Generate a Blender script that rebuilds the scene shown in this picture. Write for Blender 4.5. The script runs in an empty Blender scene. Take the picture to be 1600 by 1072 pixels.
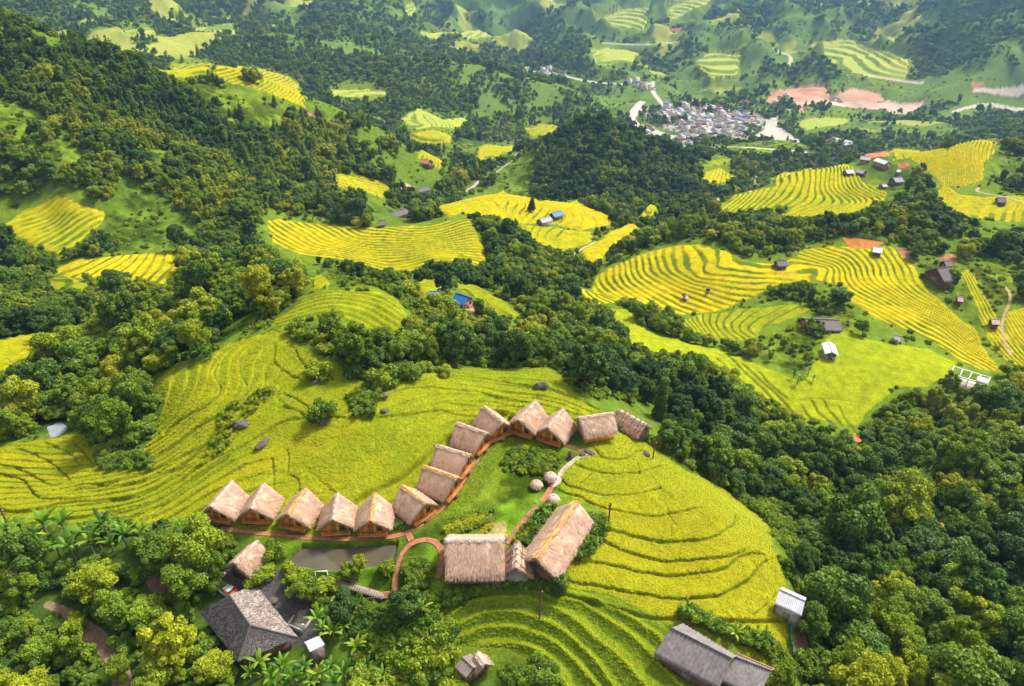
import bpy, bmesh, math, random
import numpy as np
from mathutils import Vector, Matrix

S = bpy.context.scene
COL = S.collection
R = math.radians
random.seed(7)
RNG = np.random.default_rng(7)

# ------------------------------------------------------------------ camera, sky, sun, exposure
CAM_H, PITCH, FPX = 85.0, 30.0, 1081.0          # metres above the huts, degrees below level, focal length in 1600-px units
cam = bpy.data.cameras.new('camera'); camo = bpy.data.objects.new('camera', cam); COL.objects.link(camo)
camo.location = (0, 0, CAM_H); camo.rotation_euler = (R(90 - PITCH), 0, 0)
cam.sensor_width = 36.0; cam.lens = FPX / 1600 * 36.0; cam.clip_start = 1; cam.clip_end = 9000
S.camera = camo
SUN_EL, SUN_AZ = 52.0, 52.0                      # sun beyond the valley, a little to the right
W = bpy.data.worlds.new('World'); S.world = W; W.use_nodes = True
nt = W.node_tree; sky = nt.nodes.new('ShaderNodeTexSky'); sky.sky_type = 'NISHITA'; sky.sun_disc = False
sky.sun_elevation = R(SUN_EL); sky.sun_rotation = R(SUN_AZ); sky.dust_density = 4.0; sky.air_density = 1.0; sky.ozone_density = 0.6
bg = nt.nodes['Background']; hs = nt.nodes.new('ShaderNodeHueSaturation'); hs.inputs['Saturation'].default_value = 0.28; nt.links.new(sky.outputs[0], hs.inputs['Color'])   # thin white cloud over the blue
nt.links.new(hs.outputs[0], bg.inputs[0]); bg.inputs[1].default_value = 0.11
sl = bpy.data.lights.new('sun', 'SUN'); so = bpy.data.objects.new('sun', sl); COL.objects.link(so)
sl.energy = 2.6; sl.angle = R(9.0); sl.color = (1.0, 0.94, 0.84)
sd_ = Vector((math.sin(R(SUN_AZ)) * math.cos(R(SUN_EL)), math.cos(R(SUN_AZ)) * math.cos(R(SUN_EL)), math.sin(R(SUN_EL))))
so.rotation_euler = sd_.to_track_quat('Z', 'Y').to_euler(); so.location = (0, 0, 300)
S.view_settings.view_transform = 'Standard'; S.view_settings.look = 'None'
S.view_settings.exposure = 0.98; S.view_settings.gamma = 1.0
S.cycles.max_bounces = 5; S.cycles.diffuse_bounces = 3; S.cycles.glossy_bounces = 2; S.cycles.transmission_bounces = 3
S.cycles.volume_bounces = 0; S.cycles.transparent_max_bounces = 6
S.cycles.use_denoising = True; S.cycles.denoiser = 'OPENIMAGEDENOISE'; S.cycles.denoising_input_passes = 'RGB_ALBEDO_NORMAL'
S.cycles.sample_clamp_indirect = 3.0; S.cycles.sample_clamp_direct = 12.0

# ------------------------------------------------------------------ photo pixel <-> ground
CP, SP = math.cos(R(PITCH)), math.sin(R(PITCH))
def TV(v):                                       # tangent of the depression of an image row
    b = (536.0 - v) / FPX
    return (SP - b * CP) / (CP + b * SP)
def TH(u, v):                                    # x / y along the ray of a pixel
    return ((u - 800.0) / FPX) / (CP + (536.0 - v) / FPX * SP)
def at_z(u, v, z):                               # pixel -> point at height z
    y = (CAM_H - z) / TV(v)
    return np.array((TH(u, v) * y, y, z))
def proj(x, y, z):
    d = y * CP + (CAM_H - z) * SP
    return 800 + FPX * x / d, 536 - FPX * (y * SP - (CAM_H - z) * CP) / d

# ------------------------------------------------------------------ noise
def _h(ix, iy, seed):
    n = (ix.astype(np.int64) * 374761393 + iy.astype(np.int64) * 668265263 + seed * 974634541) & 0xffffffff
    n = ((n ^ (n >> 13)) * 1274126177) & 0xffffffff
    n = n ^ (n >> 16)
    return (n & 0xffff).astype(np.float32) / 65535.0
def vnoise(x, y, seed=0):
    ix = np.floor(x); iy = np.floor(y); fx = (x - ix).astype(np.float32); fy = (y - iy).astype(np.float32)
    fx = fx * fx * fx * (fx * (fx * 6 - 15) + 10); fy = fy * fy * fy * (fy * (fy * 6 - 15) + 10)
    a = _h(ix, iy, seed); b = _h(ix + 1, iy, seed); c = _h(ix, iy + 1, seed); d = _h(ix + 1, iy + 1, seed)
    return (a + (b - a) * fx) * (1 - fy) + (c + (d - c) * fx) * fy
def fbm(x, y, wl, octv=4, seed=0, gain=0.5):
    s = 0; amp = 1.0; tot = 0; xx = x / wl; yy = y / wl
    for o in range(octv):
        s = s + amp * (vnoise(xx + 17.3 * o, yy - 9.1 * o, seed + o) * 2 - 1); tot += amp
        amp *= gain; c, s_ = 0.8 * 2.03, 0.6 * 2.03
        xx, yy = xx * c - yy * s_, xx * s_ + yy * c
    return s / tot
def sstep(a, b, x):
    t = np.clip((x - a) / (b - a), 0, 1); return t * t * (3 - 2 * t)

# ------------------------------------------------------------------ base relief: known ground points
# (u, v, y): the ground seen at that pixel stands y metres ahead ; (u, v, None, z): it stands at height z
CTRL = [(u, v, None, z) for u, v, z in (
 (0,1072,-7),(0,1000,-6),(150,1000,-5),(300,950,-4.5),(400,1000,-5.5),(550,1040,-6.5),(700,1040,-6),(800,1072,-6),(900,1072,-5.5),
 (1000,1000,-2.5),(1100,1060,-3),(1200,1040,-4),(850,920,-1),(750,940,-2),(900,860,0),(740,900,-.3),(1050,850,-.5),(1190,850,-1.5),
 (1200,950,-2.3),(1230,960,-3),(950,760,.5),(1050,760,0),(1130,790,-1),(900,700,1),(960,680,1),(870,695,1),(760,690,1.5),
 (350,820,0),(470,835,0),(590,838,0),(650,815,.3),(700,785,.6),(740,735,1),(820,740,.6),(760,800,.2),(680,860,0),(640,900,-.4),
 (540,870,-.8),(460,880,-1),(620,860,-.6),(500,930,-3),(600,960,-4),(450,950,-4),
 (450,700,3.5),(550,700,4),(620,650,5.5),(500,640,6.5),(700,620,4.5),(800,600,2.5),(860,580,1.5),(910,640,.5),(650,580,5.5),
 (400,620,7),(350,560,8),(430,530,10),(480,505,11),(560,485,10.8),(600,463,11),(500,460,12.5),(550,460,12.2),(620,500,7.5),(600,535,5),(450,760,1.5),(600,740,2),
 (250,600,4),(260,680,1.5),(150,700,-4),(50,700,-7),(0,720,-7),(0,760,-5),(100,760,-3.5),(200,790,-1.2),(100,810,-2.2),(0,805,-4),
 (90,670,-8),(100,850,-3),(0,900,-5),(250,850,-2),(150,600,-11),(50,600,-13),(200,640,-5),(0,565,-12),(200,540,-10),(330,530,0),
 (300,480,-7),(400,465,0),(450,445,-4))] + [
 (200,420,252),(80,390,265),(80,340,290),(100,310,298),(160,345,290),(280,410,258),(0,450,235),(100,450,235),(0,400,262),(50,200,345),(0,30,420),(100,150,375),
 (160,90,430),(250,112,470),(350,105,510),(430,130,525),(500,165,525),(560,185,530),(640,230,545),(700,270,540),(0,120,372),(0,250,318),
 (150,250,330),(250,200,390),(300,300,330),(400,200,445),(450,250,430),(400,300,370),(250,350,302),(330,380,292),(550,280,455),(570,330,385),
 (620,340,385),(500,330,370),(430,350,312),(430,395,284),(600,365,303),(740,345,318),(750,410,283),(600,420,275),(520,400,282),
 (690,325,385),(780,305,410),(950,340,400),(870,330,395),(830,370,350),(880,385,345),(960,380,345),(1020,325,420),
 (700,450,215),(760,455,220),(850,480,225),(900,440,265),(800,420,275),(850,400,300),(600,440,235),(700,530,168),
 (760,570,147),(900,560,165),(850,530,180),(950,520,200),(1000,480,228),
 (910,455,268),(960,420,288),(1020,395,298),(1090,388,292),(1130,430,262),(1200,420,268),(1300,390,285),(1050,478,250),(1150,475,245),
 (1340,380,285),(1400,400,275),(1478,440,250),(1400,480,235),(1300,450,250),(1450,510,225),(1500,560,205),(1590,480,235),(1590,560,202),(1560,440,255),
 (1080,510,228),(1230,490,230),(1320,500,222),(1300,560,195),(1400,570,192),(1480,580,190),(1250,600,182),(1180,560,198),(1130,560,197),
 (1200,640,170),(1300,650,168),(1340,690,158),(1040,530,205),(1090,550,198),(1000,600,155),(1100,620,160),(1000,560,175),(1050,690,125),
 (1100,720,122),(1200,720,138),(1300,760,130),(1160,800,100),(1250,850,96),(1300,900,86),(1280,970,75),(1400,830,110),(1500,750,130),
 (1450,660,166),(1450,610,180),(1590,660,160),(1590,800,115),(1590,1000,76),(1400,1000,74),(1550,900,92),(1260,1060,62),(1450,1070,64),
 (1130,325,440),(1200,340,408),(1380,330,398),(1250,270,485),(1330,257,495),(1380,240,508),(1450,240,500),(1530,220,508),(1565,235,490),
 (1480,290,430),(1400,290,448),(1590,320,390),(1450,310,410),(1500,340,370),(1590,350,355),(1100,350,380),(1200,370,340),(1300,360,330),
 (1450,370,310),(1580,400,285),(1000,370,362),
 (940,190,640),(860,220,630),(1020,250,600),(1060,290,560),(850,290,560),(940,315,490),(940,250,570),(820,250,650),
 (775,235,720),(680,210,800),(670,185,900),(560,145,1000),(720,300,520),(650,290,500),(1120,275,620),(1070,240,800),(1150,250,720),(1250,235,800),
 (1100,200,1080),(1000,180,1180),(1250,215,1020),(1100,165,1260),(1000,150,1330),(1300,195,1090),(1300,145,1320),(1300,160,1265),
 (1430,165,1250),(1500,180,1130),(1590,150,1250),(1590,200,950),(870,115,1500),(700,100,1150),(800,112,1180),(900,150,1150),(960,182,1150),
 (750,200,950),(850,185,1030),(300,60,1300),(200,0,1900),(500,0,1950),(400,85,1150),(560,105,1100),(560,60,1450),(650,40,1900),(800,60,2100),
 (900,80,1900),(950,40,2300),(1000,15,2500),(1000,80,1750),(1100,0,2400),(1200,60,1900),(1200,105,1600),(1350,80,1700),(1450,0,1900),
 (1500,80,1400),(1590,0,1700),(1590,100,1280),(1400,40,1850),(0,-30,1500)]
# ground hidden behind the crests, and the land beyond the frame: (theta, y, z)
HID = [(-.66,520,5),(-.55,560,-35),(-.38,640,-60),(-.26,650,-80),(-.13,650,-98),(-.6,800,-60),(-.4,850,-75),(-.2,800,-105),(.6,600,-105),(.48,620,-118),(.72,600,-95),(.34,590,-112),
 (.12,760,-138),(-.04,1400,-150),(.05,1350,-155),(-.7,3300,120),(-.35,3300,90),(0,3300,60),(.35,3300,60),(.7,3300,110),(-.9,900,-30),(.9,900,-60),
 (-1.1,60,-7),(-1.2,42,-9),(0,42,-9),(.6,42,-9),(1.2,42,-12),(1.15,70,-15),(1.7,50,-20),(1.7,90,-26),(-1.7,50,-9),(-1.7,90,-10),(1.4,140,-34),(-1.4,140,-14),(-1.0,120,-9),(1.0,130,-28),(-.95,260,-15),(-.95,420,50),(.95,260,-33),(.95,480,-50)]
def _cp():
    P = []
    for c in CTRL:
        u, v = c[0], c[1]
        if c[2] is None:
            z = c[3]; y = (CAM_H - z) / TV(v)
        else:
            y = c[2]; z = CAM_H - y * TV(v)
        P.append((TH(u, v), y, z))
    return np.array(P + HID, float)
CPTS = _cp()
_X = np.stack([CPTS[:, 0] * 1.3, np.log(CPTS[:, 1])], 1)
def _tps(d2): return 0.5 * d2 * np.log(np.maximum(d2, 1e-12))
def tps_fit(X, f, lam):
    n = len(X); d2 = ((X[:, None] - X[None]) ** 2).sum(2)
    A = np.zeros((n + 3, n + 3)); A[:n, :n] = _tps(d2) + lam * np.eye(n)
    A[:n, n] = 1; A[:n, n + 1:] = X; A[n, :n] = 1; A[n + 1:, :n] = X.T
    return np.linalg.solve(A, np.concatenate([f, np.zeros(3)]))
def tps_eval(X, c, Q):
    out = np.empty(len(Q)); n = len(X)
    for i in range(0, len(Q), 20000):
        q = Q[i:i + 20000]; d2 = ((q[:, None] - X[None]) ** 2).sum(2)
        out[i:i + 20000] = _tps(d2) @ c[:n] + c[n] + q @ c[n + 1:]
    return out
# relief is fitted as slope angle-like value z/y so that near metres and far metres weigh alike
_C = tps_fit(_X, CPTS[:, 2] / CPTS[:, 1], 2e-5)

# ------------------------------------------------------------------ the ground grid (a fan of rows, finer near the resort)
NS = 1840
def _rows():
    ys = [39.0]
    while ys[-1] < 3300:
        y = ys[-1]; k = 0.0021 if y < 140 else (0.0026 if y < 340 else (0.0034 if y < 700 else 0.0038))
        if y < 56: k = 0.006
        ys.append(y * (1 + k))
    return np.array(ys)
YR = _rows(); NR = len(YR)
LY = np.log(YR)
def _wr(y): return np.interp(y, [55, 110, 160, 260, 420, 600], [1.75, 1.48, 1.30, 1.12, .95, .86])
WR = _wr(YR)
SC = np.linspace(-1, 1, NS)
GX = (SC[None] * (WR * YR)[:, None]); GY = np.repeat(YR[:, None], NS, 1)
def _crw(n_in, t):                               # Catmull-Rom weights, dense matrix
    M = np.zeros((len(t), n_in)); i = np.clip(np.floor(t).astype(int), 0, n_in - 2); f = t - i
    w = [(-f + 2 * f ** 2 - f ** 3) / 2, (2 - 5 * f ** 2 + 3 * f ** 3) / 2, (f + 4 * f ** 2 - 3 * f ** 3) / 2, (-f ** 2 + f ** 3) / 2]
    for k in range(4): np.add.at(M, (np.arange(len(t)), np.clip(i - 1 + k, 0, n_in - 1)), w[k])
    return M
_nr, _ns = 300, 260
_ly = np.linspace(LY[0], LY[-1], _nr); _sc = np.linspace(-1, 1, _ns)
_w = _wr(np.exp(_ly))
_Q = np.stack([(_sc[None] * _w[:, None]).ravel() * 1.3, np.repeat(_ly, _ns)], 1)
_Zc = tps_eval(_X, _C, _Q).reshape(_nr, _ns)
GZ = (_crw(_nr, (LY - LY[0]) / (LY[-1] - LY[0]) * (_nr - 1)) @ _Zc @ _crw(_ns, (SC + 1) / 2 * (_ns - 1)).T) * YR[:, None]
GX = GX.astype(np.float32); GY = GY.astype(np.float32); GZ = GZ.astype(np.float32)

def g_cast(u, v, first=True):                    # pixel -> first ground point along its ray
    th = TH(u, v); s = th / WR
    c = np.clip((s + 1) / 2 * (NS - 1), 0, NS - 1.001); i = c.astype(int); f = c - i; r = np.arange(NR)
    z = GZ[r, i] * (1 - f) + GZ[r, i + 1] * f
    d = CAM_H - YR * TV(v) - z
    k = np.nonzero(d <= 0)[0]
    if len(k) == 0 or k[0] == 0: k = NR - 1
    else: k = k[0]
    a = d[k - 1] / (d[k - 1] - d[k]) if d[k - 1] != d[k] else 0
    y = YR[k - 1] + a * (YR[k] - YR[k - 1])
    return np.array((th * y, y, CAM_H - y * TV(v)))
def g_h(x, y):                                   # ground height
    x = np.asarray(x, float); y = np.asarray(y, float)
    r = np.clip(np.interp(y, YR, np.arange(NR)), 0, NR - 1.001); ri = r.astype(int); rf = r - ri
    def row(k):
        c = np.clip((x / (WR[k] * YR[k]) + 1) / 2 * (NS - 1), 0, NS - 1.001); i = c.astype(int); f = c - i
        return GZ[k, i] * (1 - f) + GZ[k, i + 1] * f
    return row(ri) * (1 - rf) + row(ri + 1) * rf
def g_pick(A, x, y):                             # nearest-vertex lookup of a grid array
    r = np.clip(np.rint(np.interp(y, YR, np.arange(NR))).astype(int), 0, NR - 1)
    c = np.clip(np.rint((x / (WR[r] * YR[r]) + 1) / 2 * (NS - 1)).astype(int), 0, NS - 1)
    return A[r, c]
def gpoly(pts): return np.array([g_cast(u, v)[:2] for u, v in pts])
def dens(P, step):                               # resample a world polyline
    out = [P[0]]
    for a, b in zip(P[:-1], P[1:]):
        n = max(1, int(np.hypot(*(b - a)) / step))
        for k in range(1, n + 1): out.append(a + (b - a) * k / n)
    return np.array(out)
def smooth_line(P, it=2):
    P = np.asarray(P, float)
    for _ in range(it):
        Q = [P[0]]
        for a, b in zip(P[:-1], P[1:]): Q += [a * .75 + b * .25, a * .25 + b * .75]
        Q.append(P[-1]); P = np.array(Q)
    return P
def box_of(P, m):
    y0, y1 = P[:, 1].min() - m, P[:, 1].max() + m
    r0 = max(0, np.searchsorted(YR, y0) - 1); r1 = min(NR, np.searchsorted(YR, y1) + 1)
    th0 = min(((P[:, 0].min() - m) / YR[r0:r1]).min(), 9); th1 = ((P[:, 0].max() + m) / YR[r0:r1]).max()
    wr = WR[r0:r1]
    c0 = int(np.clip(((th0 / wr).min() + 1) / 2 * (NS - 1) - 1, 0, NS)); c1 = int(np.clip(((th1 / wr).max() + 1) / 2 * (NS - 1) + 2, 0, NS))
    return slice(r0, r1), slice(c0, c1)
def in_poly(P, x, y):
    ins = np.zeros(x.shape, bool); n = len(P)
    for k in range(n):
        x0, y0 = P[k]; x1, y1 = P[(k + 1) % n]
        if y0 == y1: continue
        c = ((y0 > y) != (y1 > y)) & (x < (x1 - x0) * (y - y0) / (y1 - y0) + x0); ins ^= c
    return ins
def line_sd(P, x, y):                            # signed distance (left positive) and unsigned distance to a polyline
    best = np.full(x.shape, 1e9, np.float32); sg = np.zeros(x.shape, np.float32); inside = np.zeros(x.shape, bool)
    n = len(P) - 1
    for k in range(n):
        a, b = P[k], P[k + 1]; d = b - a; L2 = d @ d
        if L2 < 1e-9: continue
        t = ((x - a[0]) * d[0] + (y - a[1]) * d[1]) / L2
        tc = np.clip(t, 0, 1); dx = x - a[0] - tc * d[0]; dy = y - a[1] - tc * d[1]; q = np.sqrt(dx * dx + dy * dy)
        s = np.sign(d[0] * dy - d[1] * dx); m = q < best
        best[m] = q[m]; sg[m] = s[m]
        e = ~(((k == 0) & (t < 0)) | ((k == n - 1) & (t > 1))); inside[m] = e[m]
    return best * sg, best, inside
def blur(A, r):
    for ax in (0, 1):
        n = A.shape[ax]; c = np.cumsum(A, axis=ax, dtype=np.float64)
        c = np.concatenate([np.zeros_like(np.take(c, [0], ax)), c], ax)
        hi = np.clip(np.arange(n) + r + 1, 0, n); lo = np.clip(np.arange(n) - r, 0, n)
        sh = [1, 1]; sh[ax] = n
        A = ((np.take(c, hi, ax) - np.take(c, lo, ax)) / (hi - lo).reshape(sh)).astype(np.float32)
    return A

# ------------------------------------------------------------------ rice fields: outlines as seen in the photo, laid on the ground
# label, outline, terrace height, riser share, tread colour, riser colour, guides [(phase, line)] or None (contours)
GOLD = (.49, .375, .008); YEL = (.41, .355, .008); YG = (.29, .29, .010); LG = (.23, .31, .010); PALE = (.42, .42, .06)
RG = (.10, .155, .014); RD = (.055, .085, .012)
FIELDS = [
 ('golden terraced rice slope curving below the wooded mountain, left of centre', [(416,352),(440,346),(520,352),(590,356),(680,350),(735,342),(742,360),(762,405),(740,415),(690,405),(640,425),(600,426),(560,412),(470,398),(425,378)], 1.0, .42, GOLD, RG,
  [(0,[(425,378),(470,398),(560,412),(600,424)]),(0,[(650,424),(690,407),(740,414)]),(5,[(438,348),(500,385),(570,398),(640,398),(755,392)]),(11,[(520,354),(560,376),(620,378),(690,374),(745,364)]),(15,[(600,358),(640,364),(690,358),(735,345)])]),
 ('golden rice terraces with a blue roofed farmstead at the foot of the dark wooded hill', [(678,325),(730,312),(790,302),(840,315),(900,312),(920,325),(962,337),(955,352),(910,360),(850,347),(820,350),(760,337),(700,340)], 1.1, .3, GOLD, RG, None),
 ('small golden rice field just below the blue roofed farmstead', [(815,350),(860,355),(925,362),(920,380),(880,390),(840,380)], 1.2, .25, YEL, RG, None),
 ('narrow golden rice strip climbing beside a pale track toward the wooded hill', [(910,390),(955,362),(985,345),(1000,350),(965,378),(940,407),(915,407)], 1.2, .2, GOLD, RG, None),
 ('tiny yellow rice patch at the right foot of the dark wooded hill', [(1000,335),(1010,320),(1030,320),(1022,333)], 1.2, .2, YEL, RG, None),
 ('striped rice terraces on the open slope at the left edge', [(0,357),(40,328),(88,308),(110,316),(166,335),(160,346),(130,375),(100,397),(60,388),(30,370)], 1.1, .55, GOLD, (.09,.16,.014),
  [(0,[(0,340),(62,322),(88,308)]),(8,[(60,388),(100,362),(135,342)]),(10.5,[(98,397),(130,375),(160,346)])]),
 ('striped rice terraces in a band below the open slope, behind tall trees', [(75,425),(130,405),(200,398),(270,395),(292,405),(285,425),(260,446),(215,438),(170,436),(110,432)], 1.0, .5, GOLD, (.09,.16,.014),
  [(0,[(80,428),(120,422),(165,401)]),(4,[(160,440),(195,420),(212,398)]),(8,[(240,445),(262,420),(272,395)]),(9.5,[(270,440),(285,420),(292,405)])]),
 ('small green yellow rice patch among trees below the striped terraces', [(70,436),(110,432),(137,446),(132,461),(78,458)], .9, .3, YG, RG, None),
 ('bright yellow rice patch cut by the left edge among trees', [(-20,538),(40,522),(70,520),(65,545),(20,577),(-20,592)], .9, .2, YEL, RG, None),
 ('yellow rice knoll with fine lines beside a tree clump, above the large near field', [(478,466),(500,456),(600,460),(622,470),(632,490),(628,515),(600,516),(570,512),(540,502),(530,490),(500,497),(470,502),(440,517),(425,502),(450,490)], .8, .16, YG, RG,
  [(0,[(626,512),(600,500),(588,488),(560,478),(500,474),(478,484)]),(2,[(628,495),(606,480),(570,468),(500,466)])]),
 ('small rounded green rice patch on the crest behind the yellow knoll', [(485,436),(500,430),(515,440),(512,453),(488,451)], 1.2, .2, YG, RG, None),
 ('yellow green rice slope beside the bright blue roof', [(706,446),(740,448),(790,475),(815,493),(800,497),(750,472)], 1.2, .2, YG, RG, None),
 ('small rice patch left of the brick house on the wooded knoll', [(640,462),(660,440),(692,440),(692,448),(655,470)], 1.2, .2, YG, RG, None),
 ('large golden terraced rice ridge right of centre, below the brown pond', [(903,455),(930,435),(960,414),(1000,398),(1050,386),(1100,383),(1140,396),(1170,412),(1230,410),(1260,390),(1300,385),(1340,390),(1390,386),(1420,405),(1435,430),(1450,455),(1480,480),(1530,520),(1545,555),(1562,580),(1530,577),(1480,547),(1420,517),(1370,497),(1330,472),(1325,450),(1280,437),(1220,442),(1190,457),(1140,480),(1080,492),(1020,480),(960,472),(930,477)], 1.0, .38, GOLD, RG,
  [(0,[(903,452),(915,466),(930,477)]),(8,[(955,418),(958,440),(985,462),(1010,474)]),(14,[(1015,425),(1040,440),(1075,455),(1110,470)]),(18,[(1064,420),(1090,436),(1130,441),(1190,443)]),(19,[(1080,390),(1095,402),(1104,410)]),(20.5,[(1125,415),(1180,424),(1230,422),(1290,418)]),
   (23,[(1255,400),(1290,415),(1310,435),(1340,465),(1400,495),(1480,540)]),(27,[(1300,392),(1335,412),(1350,440),(1400,470),(1470,505),(1530,548)]),(31,[(1360,390),(1380,415),(1395,445),(1440,475),(1500,510),(1540,545)]),(34,[(1400,392),(1425,430),(1440,455),(1480,482),(1530,522)])]),
 ('golden rice terraces in diagonal bands right of the grey tiled farmhouse', [(1500,427),(1514,421),(1530,450),(1560,500),(1610,560),(1610,580),(1570,562),(1535,502)], 1.0, .45, GOLD, RG,
  [(0,[(1502,428),(1535,500),(1580,560)]),(4,[(1514,422),(1532,450),(1562,500),(1605,555)])]),
 ('small golden rice terraces beside the winding dirt track at the right edge', [(1572,488),(1610,478),(1610,552),(1582,532)], 1.0, .45, GOLD, RG, [(0,[(1574,500),(1590,525),(1610,545)]),(4,[(1585,485),(1598,505),(1610,515)])]),
 ('narrow yellow green rice hollow between the large ridge and the light green spur', [(1062,500),(1100,490),(1150,485),(1250,475),(1276,480),(1240,496),(1190,512),(1170,532),(1110,527),(1080,517)], .8, .3, YG, RG,
  [(0,[(1066,500),(1078,512),(1082,518)]),(4,[(1098,491),(1102,510),(1112,526)]),(7,[(1140,487),(1130,505),(1150,528)]),(10,[(1230,479),(1180,500),(1168,520)])]),
 ('smooth light green rice spur with stepped near edge, right of the forested valley', [(950,485),(976,483),(990,496),(1003,511),(1035,525),(1085,537),(1130,545),(1180,570),(1230,590),(1252,598),(1280,560),(1290,527),(1310,517),(1380,536),(1450,545),(1492,565),(1490,587),(1450,602),(1400,607),(1352,648),(1342,667),(1290,657),(1240,647),(1200,622),(1150,592),(1110,562),(1070,556),(1040,553),(1010,549),(984,541),(966,513)], 0, 0, (.33,.335,.010), RG, None),
 ('banded rice terraces on the far spur below the hamlet', [(1120,327),(1150,305),(1210,292),(1212,272),(1270,262),(1330,258),(1340,270),(1350,288),(1375,292),(1388,302),(1375,320),(1330,336),(1260,342),(1212,340),(1240,322),(1190,327),(1140,332)], 1.3, .45, YEL, RG,
  [(0,[(1125,328),(1152,306)]),(6,[(1175,325),(1200,300),(1216,280)]),(11,[(1212,338),(1255,312),(1262,290),(1255,266)]),(16,[(1262,341),(1330,318),(1300,296),(1290,262)]),(21,[(1345,332),(1378,312),(1340,296),(1325,262)])]),
 ('bright golden hilltop rice field on the far right spur with winding terraces', [(1375,241),(1400,232),(1440,235),(1480,241),(1530,218),(1560,222),(1572,230),(1545,246),(1532,265),(1537,280),(1502,292),(1482,290),(1497,304),(1540,310),(1610,305),(1610,348),(1560,347),(1500,337),(1455,312),(1470,290),(1450,267),(1420,247),(1390,252)], 1.4, .4, GOLD, RG,
  [(0,[(1390,252),(1382,242)]),(4,[(1440,262),(1425,240)]),(8,[(1458,310),(1475,285),(1460,262),(1448,240)]),(12,[(1495,330),(1500,312),(1480,292),(1478,265),(1466,242)]),(13,[(1530,340),(1545,318)]),(17,[(1602,345),(1602,318)])]),
 ('striped rice patch on a small mound in the valley beyond the wooded hill', [(1090,287),(1110,269),(1125,263),(1152,281),(1120,290)], 1.5, .4, GOLD, RG, None),
 ('thin striped rice patch above the small mound in the valley', [(1094,263),(1112,252),(1142,248),(1135,256)], 1.5, .4, YG, RG, None),
 ('terraced golden crest on the wooded mountain ridge, upper left', [(335,116),(370,101),(400,105),(440,115),(466,130),(476,166),(460,160),(430,148),(400,139),(360,131)], 1.3, .35, GOLD, RG, None),
 ('yellow terraces left of the golden crest on the mountain ridge', [(235,112),(270,101),(330,98),(328,110),(282,122)], 1.3, .35, YEL, RG, None),
 ('stepped golden rice band in a clearing on the mountain foot', [(520,264),(560,275),(607,286),(605,306),(575,298),(525,286)], 1.2, .42, GOLD, RG, [(0,[(520,285),(560,293),(604,305)]),(5,[(524,266),(562,276),(606,288)])]),
 ('ringed rice mound in the far valley bottom', [(625,187),(655,168),(690,186),(730,180),(712,200),(650,202)], 2, .35, PALE, RG, None),
 ('oval golden rice field in the far valley bottom', [(638,211),(678,202),(708,212),(700,221),(660,223)], 2, .3, YEL, RG, None),
 ('golden rice cap on a low hill left of the dark wooded hill', [(742,240),(765,226),(800,225),(806,235),(775,248),(748,258)], 2, .25, YEL, RG, None),
 ('small ringed rice mound behind the crest of the dark wooded hill', [(816,201),(840,192),(872,195),(860,211),(830,211)], 2, .35, YEL, RG, None),
 ('bright rice patch beside a hidden roof in the valley gap', [(650,245),(680,240),(700,255),(690,263)], 2, .3, YEL, RG, None),
 ('oval rice field below the red quarry beside the river', [(1238,194),(1275,185),(1328,188),(1322,198),(1260,203)], 0, 0, PALE, RG, None),
 ('broad pale terraces on the far right hillside', [(1265,70),(1330,62),(1420,95),(1415,125),(1340,121),(1290,105)], 5, .35, PALE, (.13,.2,.03), None),
 ('small pale terraces high on the far right hillside', [(1373,56),(1410,60),(1402,70),(1375,67)], 5, .35, PALE, (.13,.2,.03), None),
 ('pale terraces on the slope above the town', [(1085,97),(1110,85),(1162,90),(1150,117),(1110,120)], 5, .35, PALE, (.13,.2,.03), None),
 ('pale rounded terraces on the slope left of the town', [(915,87),(950,75),(1002,85),(985,105),(930,112)], 5, .35, PALE, (.13,.2,.03), None),
 ('high pale terraces near the top edge left of the town', [(928,37),(980,15),(1017,12),(1006,52),(960,57),(930,52)], 6, .35, PALE, (.13,.2,.03), None),
 ('pale field strip at the top edge above the town', [(1040,20),(1080,0),(1117,-5),(1102,8),(1047,32)], 6, .3, PALE, (.13,.2,.03), None),
 ('pale terraces on the far hill at upper left', [(190,50),(240,45),(247,62),(200,64)], 5, .4, PALE, (.13,.2,.03), None),
 ('steep pale field on the far hill at upper left', [(300,47),(362,36),(368,52),(310,58)], 5, .4, PALE, (.13,.2,.03), None),
 ('pale field at the top edge between the far hills', [(608,22),(648,5),(650,15),(640,28)], 6, .3, PALE, (.13,.2,.03), None),
 ('level pale fields in the gap of the far hills', [(655,52),(750,45),(772,55),(680,62)], 6, .3, PALE, (.13,.2,.03), None),
 ('long pale fields at the foot of the far left hill', [(505,141),(560,140),(612,145),(600,153),(520,150)], 3, .3, PALE, (.13,.2,.03), None),
]
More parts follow.
